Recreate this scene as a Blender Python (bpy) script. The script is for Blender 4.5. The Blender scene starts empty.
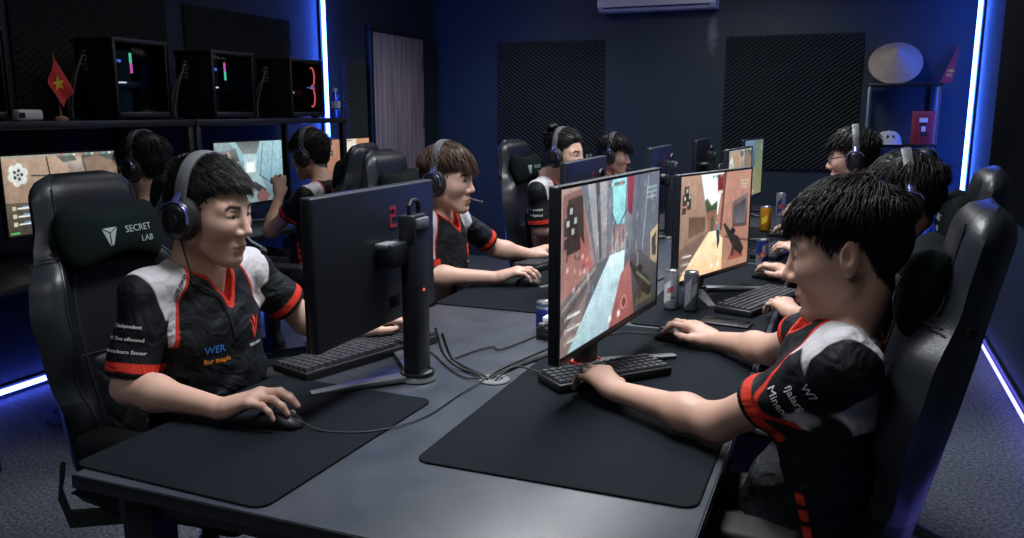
import bpy, bmesh, math, random
import numpy as np
from mathutils import Vector, Matrix
from mathutils.bvhtree import BVHTree

SC = bpy.context.scene
COL = SC.collection
PI = math.pi
random.seed(7)
RNG = np.random.default_rng(7)

# ---------------------------------------------------------------- camera facts (image 1024 x 538)
FPX = 830.0
PITCH = math.atan(157 / 830.0)
YAW = math.atan(338 / math.hypot(830, 157))
HCAM = 1.45

# ---------------------------------------------------------------- materials
def new_mat(name):
    m = bpy.data.materials.new(name)
    m.use_nodes = True
    nt = m.node_tree
    b = nt.nodes['Principled BSDF']
    return m, nt, b

def setv(b, key, val):
    if key in b.inputs:
        b.inputs[key].default_value = val

def mat(name, col, rough=0.5, metal=0.0, spec=0.5, bump=None, var=None, emit=None, estr=0.0,
        trans=0.0, coat=0.0, sheen=0.0, alpha=1.0):
    """bump=(scale, strength), var=(scale, amount, second colour)"""
    m, nt, b = new_mat(name)
    c4 = (col[0], col[1], col[2], 1)
    setv(b, 'Base Color', c4); setv(b, 'Roughness', rough); setv(b, 'Metallic', metal)
    setv(b, 'Specular IOR Level', spec); setv(b, 'Coat Weight', coat); setv(b, 'Sheen Weight', sheen)
    setv(b, 'Transmission Weight', trans); setv(b, 'Alpha', alpha)
    if emit:
        setv(b, 'Emission Color', (emit[0], emit[1], emit[2], 1)); setv(b, 'Emission Strength', estr)
    if bump or var:
        tc = nt.nodes.new('ShaderNodeTexCoord')
    if bump:
        n = nt.nodes.new('ShaderNodeTexNoise'); n.inputs['Scale'].default_value = bump[0]
        n.inputs['Detail'].default_value = 3
        nt.links.new(tc.outputs['Object'], n.inputs['Vector'])
        bp = nt.nodes.new('ShaderNodeBump'); bp.inputs['Strength'].default_value = bump[1]
        bp.inputs['Distance'].default_value = 0.01
        nt.links.new(n.outputs['Fac'], bp.inputs['Height'])
        nt.links.new(bp.outputs['Normal'], b.inputs['Normal'])
    if var:
        n2 = nt.nodes.new('ShaderNodeTexNoise'); n2.inputs['Scale'].default_value = var[0]
        n2.inputs['Detail'].default_value = 4
        nt.links.new(tc.outputs['Object'], n2.inputs['Vector'])
        r = nt.nodes.new('ShaderNodeMapRange')
        r.inputs['From Min'].default_value = 0.35; r.inputs['From Max'].default_value = 0.65
        r.inputs['To Max'].default_value = var[1]
        nt.links.new(n2.outputs['Fac'], r.inputs['Value'])
        mx = nt.nodes.new('ShaderNodeMix'); mx.data_type = 'RGBA'
        mx.inputs['A'].default_value = c4
        mx.inputs['B'].default_value = (var[2][0], var[2][1], var[2][2], 1)
        nt.links.new(r.outputs['Result'], mx.inputs['Factor'])
        nt.links.new(mx.outputs['Result'], b.inputs['Base Color'])
    return m

def attr_layers(nt, base, layers):
    """layers: list of (attribute, colour, half-width). attribute is a distance, positive inside."""
    cur = None
    for (an, c, w) in layers:
        a = nt.nodes.new('ShaderNodeAttribute'); a.attribute_name = an
        r = nt.nodes.new('ShaderNodeMapRange')
        r.inputs['From Min'].default_value = -w; r.inputs['From Max'].default_value = w
        nt.links.new(a.outputs['Fac'], r.inputs['Value'])
        mx = nt.nodes.new('ShaderNodeMix'); mx.data_type = 'RGBA'
        if cur is None:
            mx.inputs['A'].default_value = (*base, 1)
        else:
            nt.links.new(cur, mx.inputs['A'])
        mx.inputs['B'].default_value = (*c, 1)
        nt.links.new(r.outputs['Result'], mx.inputs['Factor'])
        cur = mx.outputs['Result']
    return cur

def skin_mat(name, tone):
    m, nt, b = new_mat(name)
    lip = (tone[0] * 0.72, tone[1] * 0.42, tone[2] * 0.42)
    hair = (0.012, 0.010, 0.010)  # darkens the scalp: hair shadow and short stubble put into the skin colour
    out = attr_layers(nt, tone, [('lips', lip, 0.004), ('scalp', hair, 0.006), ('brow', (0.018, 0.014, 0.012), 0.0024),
                                 ('lash', (0.015, 0.012, 0.012), 0.0012), ('sclera', (0.36, 0.32, 0.31), 0.0012),
                                 ('iris', (0.012, 0.008, 0.006), 0.0010)])
    nt.links.new(out, b.inputs['Base Color'])
    setv(b, 'Roughness', 0.48); setv(b, 'Specular IOR Level', 0.4)
    setv(b, 'Subsurface Weight', 0.12); setv(b, 'Subsurface Radius', (0.012, 0.005, 0.003)); setv(b, 'Subsurface Scale', 0.6)
    tc = nt.nodes.new('ShaderNodeTexCoord')
    n = nt.nodes.new('ShaderNodeTexNoise'); n.inputs['Scale'].default_value = 260
    nt.links.new(tc.outputs['Object'], n.inputs['Vector'])
    bp = nt.nodes.new('ShaderNodeBump'); bp.inputs['Strength'].default_value = 0.08; bp.inputs['Distance'].default_value = 0.002
    nt.links.new(n.outputs['Fac'], bp.inputs['Height']); nt.links.new(bp.outputs['Normal'], b.inputs['Normal'])
    return m

def jersey_mat():
    m, nt, b = new_mat('jersey cloth')
    out = attr_layers(nt, (0.0065, 0.008, 0.011), [('white', (0.52, 0.50, 0.54), 0.002), ('red', (0.55, 0.035, 0.02), 0.0015)])
    nt.links.new(out, b.inputs['Base Color'])
    setv(b, 'Roughness', 0.62); setv(b, 'Sheen Weight', 0.0); setv(b, 'Specular IOR Level', 0.2)
    tc = nt.nodes.new('ShaderNodeTexCoord')
    n = nt.nodes.new('ShaderNodeTexNoise'); n.inputs['Scale'].default_value = 14; n.inputs['Detail'].default_value = 2
    n.inputs['Distortion'].default_value = 1.2
    nt.links.new(tc.outputs['Object'], n.inputs['Vector'])
    bp = nt.nodes.new('ShaderNodeBump'); bp.inputs['Strength'].default_value = 0.6; bp.inputs['Distance'].default_value = 0.025
    nt.links.new(n.outputs['Fac'], bp.inputs['Height']); nt.links.new(bp.outputs['Normal'], b.inputs['Normal'])
    return m

def screen_mat():
    m, nt, b = new_mat('lit screen')
    a = nt.nodes.new('ShaderNodeAttribute'); a.attribute_name = 'picture'
    setv(b, 'Base Color', (0.01, 0.01, 0.01, 1)); setv(b, 'Roughness', 0.35)
    nt.links.new(a.outputs['Color'], b.inputs['Emission Color'])
    setv(b, 'Emission Strength', 0.95)
    return m

def wood_mat():
    m, nt, b = new_mat('grey brown wood grain')
    tc = nt.nodes.new('ShaderNodeTexCoord')
    mp = nt.nodes.new('ShaderNodeMapping'); mp.inputs['Scale'].default_value = (16, 16, 0.9)
    nt.links.new(tc.outputs['Object'], mp.inputs['Vector'])
    n = nt.nodes.new('ShaderNodeTexNoise'); n.inputs['Scale'].default_value = 1.6; n.inputs['Detail'].default_value = 6
    n.inputs['Distortion'].default_value = 0.6
    nt.links.new(mp.outputs['Vector'], n.inputs['Vector'])
    cr = nt.nodes.new('ShaderNodeValToRGB')
    cr.color_ramp.elements[0].position = 0.3; cr.color_ramp.elements[0].color = (0.17, 0.14, 0.14, 1)
    cr.color_ramp.elements[1].position = 0.7; cr.color_ramp.elements[1].color = (0.42, 0.35, 0.34, 1)
    nt.links.new(n.outputs['Fac'], cr.inputs['Fac']); nt.links.new(cr.outputs['Color'], b.inputs['Base Color'])
    setv(b, 'Roughness', 0.5)
    return m

def carpet_mat():
    m, nt, b = new_mat('dark blue grey carpet')
    tc = nt.nodes.new('ShaderNodeTexCoord')
    n = nt.nodes.new('ShaderNodeTexNoise'); n.inputs['Scale'].default_value = 70; n.inputs['Detail'].default_value = 5
    nt.links.new(tc.outputs['Object'], n.inputs['Vector'])
    cr = nt.nodes.new('ShaderNodeValToRGB')
    cr.color_ramp.elements[0].position = 0.35; cr.color_ramp.elements[0].color = (0.036, 0.043, 0.058, 1)
    cr.color_ramp.elements[1].position = 0.68; cr.color_ramp.elements[1].color = (0.14, 0.155, 0.19, 1)
    nt.links.new(n.outputs['Fac'], cr.inputs['Fac']); nt.links.new(cr.outputs['Color'], b.inputs['Base Color'])
    bp = nt.nodes.new('ShaderNodeBump'); bp.inputs['Strength'].default_value = 0.8; bp.inputs['Distance'].default_value = 0.01
    nt.links.new(n.outputs['Fac'], bp.inputs['Height']); nt.links.new(bp.outputs['Normal'], b.inputs['Normal'])
    setv(b, 'Roughness', 0.95)
    return m

def back_wall_mat():
    """navy paint with the pale scuffed drip mark under the air conditioner"""
    m, nt, b = new_mat('navy paint scuffed')
    tc = nt.nodes.new('ShaderNodeTexCoord')
    n2 = nt.nodes.new('ShaderNodeTexNoise'); n2.inputs['Scale'].default_value = 0.9; n2.inputs['Detail'].default_value = 3
    nt.links.new(tc.outputs['Object'], n2.inputs['Vector'])
    mx = nt.nodes.new('ShaderNodeMix'); mx.data_type = 'RGBA'
    mx.inputs['A'].default_value = (0.017, 0.031, 0.045, 1); mx.inputs['B'].default_value = (0.023, 0.039, 0.055, 1)
    nt.links.new(n2.outputs['Fac'], mx.inputs['Factor'])
    # the scuff: an elongated blob at x=-1.17, z 1.98..2.29, broken up with noise
    mp = nt.nodes.new('ShaderNodeMapping'); mp.vector_type = 'POINT'
    mp.inputs['Location'].default_value = (1.17 * 18, 0, -2.13 * 5.2); mp.inputs['Scale'].default_value = (18, 0, 5.2)
    nt.links.new(tc.outputs['Object'], mp.inputs['Vector'])
    ln = nt.nodes.new('ShaderNodeVectorMath'); ln.operation = 'LENGTH'
    nt.links.new(mp.outputs['Vector'], ln.inputs[0])
    nz = nt.nodes.new('ShaderNodeTexNoise'); nz.inputs['Scale'].default_value = 22; nz.inputs['Detail'].default_value = 5
    nt.links.new(tc.outputs['Object'], nz.inputs['Vector'])
    ad = nt.nodes.new('ShaderNodeMath'); ad.operation = 'ADD'
    nt.links.new(ln.outputs['Value'], ad.inputs[0]); nt.links.new(nz.outputs['Fac'], ad.inputs[1])
    r = nt.nodes.new('ShaderNodeMapRange'); r.inputs['From Min'].default_value = 1.5; r.inputs['From Max'].default_value = 0.6
    r.inputs['To Max'].default_value = 0.85
    nt.links.new(ad.outputs['Value'], r.inputs['Value'])
    mx2 = nt.nodes.new('ShaderNodeMix'); mx2.data_type = 'RGBA'
    nt.links.new(mx.outputs['Result'], mx2.inputs['A']); mx2.inputs['B'].default_value = (0.20, 0.215, 0.235, 1)
    nt.links.new(r.outputs['Result'], mx2.inputs['Factor'])
    nt.links.new(mx2.outputs['Result'], b.inputs['Base Color'])
    setv(b, 'Roughness', 0.6)
    return m

M = {}
M['carpet'] = carpet_mat()
M['navy'] = mat('navy wall paint', (0.015, 0.025, 0.038), 0.6, var=(1.2, 0.5, (0.022, 0.034, 0.047)))
M['navy_back'] = back_wall_mat()
M['ceiling'] = mat('dark ceiling paint', (0.03, 0.033, 0.04), 0.8)
M['foam'] = mat('black acoustic foam', (0.017, 0.022, 0.026), 0.9, bump=(60, 0.3))
M['wood'] = wood_mat()
M['steel'] = mat('brushed steel', (0.5, 0.5, 0.52), 0.3, 1.0)
M['table'] = mat('charcoal laminate', (0.036, 0.043, 0.059), 0.34, spec=0.5, bump=(220, 0.05), var=(9, 0.8, (0.056, 0.064, 0.082)))
M['black_metal'] = mat('black powder coat', (0.012, 0.013, 0.016), 0.45)
M['desk_top'] = mat('black desk board', (0.018, 0.020, 0.026), 0.45, bump=(90, 0.05))
M['mat_cloth'] = mat('black mat cloth', (0.0036, 0.0060, 0.0098), 0.8, bump=(700, 0.2), var=(4, 0.4, (0.0052, 0.0084, 0.0130)), sheen=0.0, spec=0.12)
M['mat_edge'] = mat('stitched mat edge', (0.004, 0.005, 0.007), 0.9, spec=0.1)
M['shell'] = mat('dark monitor plastic', (0.010, 0.0125, 0.020), 0.42, spec=0.5, bump=(500, 0.05))
M['plastic'] = mat('black plastic', (0.012, 0.012, 0.014), 0.42)
M['soft_black'] = mat('soft black rubber', (0.010, 0.010, 0.012), 0.7)
M['grey_plastic'] = mat('grey plastic', (0.16, 0.165, 0.18), 0.4)
M['stand_grey'] = mat('grey painted stand', (0.17, 0.18, 0.20), 0.38, 0.4)
M['red'] = mat('red plastic', (0.55, 0.02, 0.03), 0.4)
M['logo_red'] = mat('dark red printed mark', (0.33, 0.02, 0.03), 0.5)
M['screen'] = screen_mat()
M['keycap'] = mat('dark keycaps', (0.028, 0.030, 0.038), 0.5)
M['leather'] = mat('black leatherette', (0.0052, 0.0066, 0.0100), 0.42, bump=(240, 0.08), spec=0.30)
M['leather2'] = mat('black quilted leatherette', (0.006, 0.0065, 0.008), 0.5, bump=(240, 0.08), spec=0.3)
M['seam_and_sheen'] = mat('dark grey leatherette painted edge sheen', (0.020, 0.024, 0.033), 0.36, bump=(240, 0.08))  # lighter grey paints the highlight on the black chair edges; also colours seams
M['velour'] = mat('dark green black velour', (0.003, 0.007, 0.007), 0.9, sheen=0.0, spec=0.12, bump=(300, 0.15))
M['logo_grey'] = mat('grey embroidered thread', (0.30, 0.36, 0.38), 0.6)
M['white_plastic'] = mat('white plastic', (0.72, 0.72, 0.74), 0.35)
M['white'] = mat('white print', (0.66, 0.66, 0.68), 0.6)
M['blue_print'] = mat('blue print', (0.04, 0.2, 0.6), 0.6)
M['orange_print'] = mat('orange print', (0.8, 0.25, 0.03), 0.6)
M['red_print'] = mat('red print', (0.75, 0.05, 0.03), 0.6)
M['jersey'] = jersey_mat()
M['trousers'] = mat('black trousers cloth', (0.012, 0.013, 0.016), 0.8, bump=(40, 0.3))
M['shoe'] = mat('dark shoe', (0.02, 0.02, 0.022), 0.6)
M['hair'] = mat('black hair', (0.007, 0.0065, 0.007), 0.5, spec=0.28)
M['hair_brown'] = mat('brown hair', (0.060, 0.033, 0.023), 0.5, spec=0.25)
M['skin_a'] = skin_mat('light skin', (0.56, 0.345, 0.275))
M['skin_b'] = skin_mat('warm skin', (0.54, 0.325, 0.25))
M['cup'] = mat('black headset plastic', (0.014, 0.014, 0.018), 0.32)
M['cushion'] = mat('black ear cushion', (0.012, 0.012, 0.013), 0.6, bump=(150, 0.1))
M['band_grey'] = mat('grey headband', (0.10, 0.105, 0.12), 0.42)
M['yoke_blue_glint'] = mat('glossy metal yoke with painted blue glint', (0.16, 0.18, 0.46), 0.25, 0.8)  # blue base colour paints the tube light reflected in the yoke
M['silver'] = mat('brushed aluminium', (0.62, 0.63, 0.66), 0.28, 0.9)
M['can_silver'] = mat('silver can print', (0.50, 0.54, 0.60), 0.3, 0.6, var=(40, 0.5, (0.35, 0.40, 0.5)))
M['can_grey'] = mat('slate can print', (0.12, 0.15, 0.20), 0.3, 0.6, var=(40, 0.5, (0.22, 0.26, 0.33)))
M['can_blue'] = mat('blue can print', (0.03, 0.06, 0.36), 0.3, 0.5)
M['can_orange'] = mat('orange can print', (0.75, 0.32, 0.03), 0.32, 0.4)
M['straw'] = mat('woven palm leaf', (0.50, 0.42, 0.35), 0.75, bump=(120, 0.3), var=(30, 0.6, (0.36, 0.29, 0.24)))
M['flag_red'] = mat('red flag cloth', (0.60, 0.02, 0.015), 0.7, sheen=0.2)
M['yellow'] = mat('yellow cloth', (0.9, 0.62, 0.03), 0.7)
M['pennant_red'] = mat('maroon pennant felt', (0.24, 0.018, 0.028), 0.8)
M['pole_wood'] = mat('pale wooden stick', (0.45, 0.25, 0.16), 0.6)
M['cap_cloth'] = mat('off white cap twill', (0.58, 0.57, 0.56), 0.8, bump=(200, 0.2))
M['maroon'] = mat('maroon card', (0.30, 0.03, 0.045), 0.6)
M['glass'] = mat('smoked side glass', (0.55, 0.62, 0.70), 0.05, spec=0.25, trans=1.0)
for _n in M['glass'].node_tree.nodes:
    if _n.type == 'BSDF_PRINCIPLED': _n.inputs['IOR'].default_value = 1.08
M['phone_glass'] = mat('dark phone glass', (0.01, 0.011, 0.014), 0.12)
M['rack_lit_edge'] = mat('rack edge with painted blue light', (0.20, 0.24, 0.32), 0.3, 0.7)  # posts are black; the blue light on them is put into this colour
M['bottle'] = mat('clear blue bottle plastic', (0.10, 0.22, 0.85), 0.12, trans=0.55)
M['label_white'] = mat('bottle label', (0.55, 0.6, 0.8), 0.5)
M['watch'] = mat('pale watch strap', (0.55, 0.53, 0.52), 0.5)
M['glasses'] = mat('dark spectacle frame', (0.02, 0.02, 0.022), 0.3)

def emis(name, col, s):
    m, nt, b = new_mat(name)
    setv(b, 'Base Color', (0.02, 0.02, 0.02, 1))
    setv(b, 'Emission Color', (*col, 1)); setv(b, 'Emission Strength', s)
    return m
M['led'] = emis('blue white led tube', (0.040, 0.13, 1.0), 44.0)
M['led_floor'] = emis('blue white floor led tube', (0.085, 0.13, 1.0), 14.0)
M['led_violet'] = emis('violet white led tube', (0.17, 0.16, 1.0), 6.0)
M['lamp'] = emis('lamp diffuser', (1.0, 0.96, 0.92), 3.0)
M['rgb_green'] = emis('green lit stick', (0.10, 0.8, 0.45), 1.0)
M['rgb_pink'] = emis('pink lit stick', (0.85, 0.12, 0.55), 1.0)
M['rgb_red'] = emis('red lit ring', (0.9, 0.13, 0.12), 1.1)
M['rgb_blue'] = emis('blue lit spot', (0.12, 0.25, 0.9), 0.8)
M['rgb_white'] = emis('white lit badge', (0.8, 0.85, 1.0), 1.2)
M['pc_dim'] = emis('dim lit interior', (0.05, 0.10, 0.16), 0.05)
M['dot_red'] = emis('red power light', (0.9, 0.1, 0.05), 1.5)

# ---------------------------------------------------------------- object helpers
def link(o, parent=None):
    COL.objects.link(o)
    if parent is not None:
        o.parent = parent
    return o

def tag(o, label=None, cat=None, group=None, kind=None):
    if label: o['label'] = label
    if cat: o['category'] = cat
    if group: o['group'] = group
    if kind: o['kind'] = kind
    return o

def thing(name, label, cat, loc=(0, 0, 0), rz=0.0, group=None):
    o = bpy.data.objects.new(name, None)
    o.empty_display_size = 0.1
    link(o)
    o.location = loc; o.rotation_euler = (0, 0, rz)
    return tag(o, label, cat, group)

def kids(o):
    return [c for c in bpy.data.objects if c.parent == o]

def copy_tree(o, parent=None):
    c = o.copy(); COL.objects.link(c)
    if parent is not None:
        c.parent = parent
    for ch in kids(o):
        copy_tree(ch, c)
    return c

def finish(me, mats, smooth=True, ang=40):
    for m in (mats if isinstance(mats, (list, tuple)) else [mats]):
        me.materials.append(m)
    me.polygons.foreach_set('use_smooth', [bool(smooth)] * len(me.polygons))
    if smooth:
        if ang:
            me.set_sharp_from_angle(angle=math.radians(ang))
    me.update()

class MB:
    """collects shapes into one bmesh and links them as ONE object"""
    def __init__(self):
        self.bm = bmesh.new()
        self.mi = 0

    def _mark(self, fs):
        for f in fs:
            f.material_index = self.mi

    def box(self, c, s, r=0.0, rot=None, seg=2):
        mtx = Matrix.Translation(Vector(c))
        if rot is not None:
            mtx = mtx @ rot.to_4x4()
        mtx = mtx @ Matrix.Diagonal((s[0], s[1], s[2], 1))
        ret = bmesh.ops.create_cube(self.bm, size=1.0, matrix=mtx)
        vs = ret['verts']
        es = list({e for v in vs for e in v.link_edges})
        fs = list({f for v in vs for f in v.link_faces})
        self._mark(fs)
        if r > 0:
            r = min(r, 0.49 * min(s))
            out = bmesh.ops.bevel(self.bm, geom=es, offset=r, segments=seg, profile=0.5, affect='EDGES', clamp_overlap=True)
            self._mark(out['faces'])
        return self

    def rings(self, rings, cap=True, closed=True):
        bv = [[self.bm.verts.new(p) for p in ring] for ring in rings]
        fs = []
        n = len(rings[0])
        for a, b in zip(bv[:-1], bv[1:]):
            for i in range(n if closed else n - 1):
                j = (i + 1) % n
                try:
                    fs.append(self.bm.faces.new((a[i], a[j], b[j], b[i])))
                except ValueError:
                    pass
        if cap:
            try:
                fs.append(self.bm.faces.new(list(reversed(bv[0]))))
                fs.append(self.bm.faces.new(bv[-1]))
            except ValueError:
                pass
        self._mark(fs)
        return self

    def tube(self, pts, r, n=8, cap=True):
        pts = [Vector(p) for p in pts]
        rr = r if isinstance(r, (list, tuple)) else [r] * len(pts)
        rings = []
        up = None
        for i, p in enumerate(pts):
            t = (pts[min(i + 1, len(pts) - 1)] - pts[max(i - 1, 0)]).normalized()
            if up is None:
                up = Vector((0, 0, 1)) if abs(t.z) < 0.9 else Vector((1, 0, 0))
            a = up - t * up.dot(t)
            if a.length < 1e-5:
                a = t.orthogonal()
            a.normalize(); up = a
            b = t.cross(a)
            rings.append([p + (a * math.cos(2 * PI * k / n) + b * math.sin(2 * PI * k / n)) * rr[i] for k in range(n)])
        return self.rings(rings, cap)

    def strip(self, pts, wid, thick, axis, n=None):
        """a flat bar swept along pts; axis = direction of its width"""
        pts = [Vector(p) for p in pts]
        ax = Vector(axis).normalized()
        rings = []
        for i, p in enumerate(pts):
            t = (pts[min(i + 1, len(pts) - 1)] - pts[max(i - 1, 0)]).normalized()
            nn = t.cross(ax).normalized()
            w = wid[i] if isinstance(wid, (list, tuple)) else wid
            h = thick[i] if isinstance(thick, (list, tuple)) else thick
            ring = []
            for k in range(12):
                th = 2 * PI * k / 12
                cx, cy = math.cos(th), math.sin(th)
                sx = math.copysign(abs(cx) ** 0.5, cx); sy = math.copysign(abs(cy) ** 0.5, cy)
                ring.append(p + ax * (w / 2 * sx) + nn * (h / 2 * sy))
            rings.append(ring)
        return self.rings(rings)

    def lathe(self, prof, n=24, mtx=None, cap=True):
        mtx = mtx or Matrix()
        rings = [[mtx @ Vector((r * math.cos(2 * PI * k / n), r * math.sin(2 * PI * k / n), z)) for k in range(n)] for (r, z) in prof]
        return self.rings(rings, cap)

    def prism(self, poly, z0, z1, mtx=None):
        mtx = mtx or Matrix()
        return self.rings([[mtx @ Vector((x, y, z0)) for x, y in poly], [mtx @ Vector((x, y, z1)) for x, y in poly]])

    def build(self, name, mats, parent=None, smooth=True, ang=40):
        bmesh.ops.recalc_face_normals(self.bm, faces=self.bm.faces)
        me = bpy.data.meshes.new(name)
        self.bm.to_mesh(me); self.bm.free()
        finish(me, mats, smooth, ang)
        return link(bpy.data.objects.new(name, me), parent)

def np_mesh(name, V, F, mats, parent=None, smooth=True, ang=None):
    me = bpy.data.meshes.new(name)
    V = np.asarray(V, dtype=np.float32); F = np.asarray(F, dtype=np.int32)
    k = F.shape[1]
    me.vertices.add(len(V)); me.vertices.foreach_set('co', V.ravel())
    me.loops.add(F.size); me.loops.foreach_set('vertex_index', F.ravel())
    me.polygons.add(len(F)); me.polygons.foreach_set('loop_start', np.arange(0, F.size, k, dtype=np.int32))
    me.update(calc_edges=True)
    finish(me, mats, smooth, ang)
    return link(bpy.data.objects.new(name, me), parent)

def set_attr(o, name, vals):
    a = o.data.attributes.new(name, 'FLOAT', 'POINT')
    a.data.foreach_set('value', np.asarray(vals, dtype=np.float32))

def text_geo(s, size):
    cu = bpy.data.curves.new('tmp_text', 'FONT')
    cu.body = s; cu.size = size; cu.align_x = 'CENTER'; cu.align_y = 'CENTER'; cu.resolution_u = 2
    o = bpy.data.objects.new('tmp_text', cu); COL.objects.link(o)
    dg = bpy.context.evaluated_depsgraph_get()
    me = bpy.data.meshes.new_from_object(o.evaluated_get(dg))
    V = [tuple(v.co) for v in me.vertices]; F = [list(p.vertices) for p in me.polygons]
    bpy.data.objects.remove(o); bpy.data.meshes.remove(me); bpy.data.curves.remove(cu)
    return V, F

def flat_geo(name, V2, F, origin, ax, ay, mats, parent, lift=0.0, target=None, dist=0.3, thick=0.0008):
    """puts 2-D outlines on a plane (origin, ax, ay), or drapes them on target's surface from that plane"""
    ax = Vector(ax).normalized(); ay = Vector(ay); ay = (ay - ax * ay.dot(ax)).normalized()
    nz = ax.cross(ay)
    bvh = None
    if target is not None:
        me = target.data
        bvh = BVHTree.FromPolygons([v.co for v in me.vertices], [p.vertices for p in me.polygons])
    bm = bmesh.new()
    vs = []
    for v in V2:
        p = Vector(origin) + ax * v[0] + ay * v[1]
        if bvh is not None:
            hit = bvh.ray_cast(p + nz * 0.12, -nz, dist)
            if hit[0] is not None:
                p = hit[0]
        vs.append(bm.verts.new(p + nz * (0.0012 + lift)))
    for f in F:
        try:
            bm.faces.new([vs[i] for i in f])
        except ValueError:
            pass
    if thick:
        ret = bmesh.ops.extrude_face_region(bm, geom=bm.faces[:])
        for e in ret['geom']:
            if isinstance(e, bmesh.types.BMVert):
                e.co += nz * thick
    bmesh.ops.recalc_face_normals(bm, faces=bm.faces)
    me = bpy.data.meshes.new(name); bm.to_mesh(me); bm.free()
    finish(me, mats, False)
    return link(bpy.data.objects.new(name, me), parent)

def polys_geo(polys):
    V, F = [], []
    for pl in polys:
        F.append(list(range(len(V), len(V) + len(pl)))); V += [(x, y) for x, y in pl]
    return V, F
# ---------------------------------------------------------------- distance fields -> one continuous surface
def smin(a, b, k):
    h = np.maximum(k - np.abs(a - b), 0) / k
    return np.minimum(a, b) - h * h * k * 0.25

def smax(a, b, k):
    return -smin(-a, -b, k)

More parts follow.
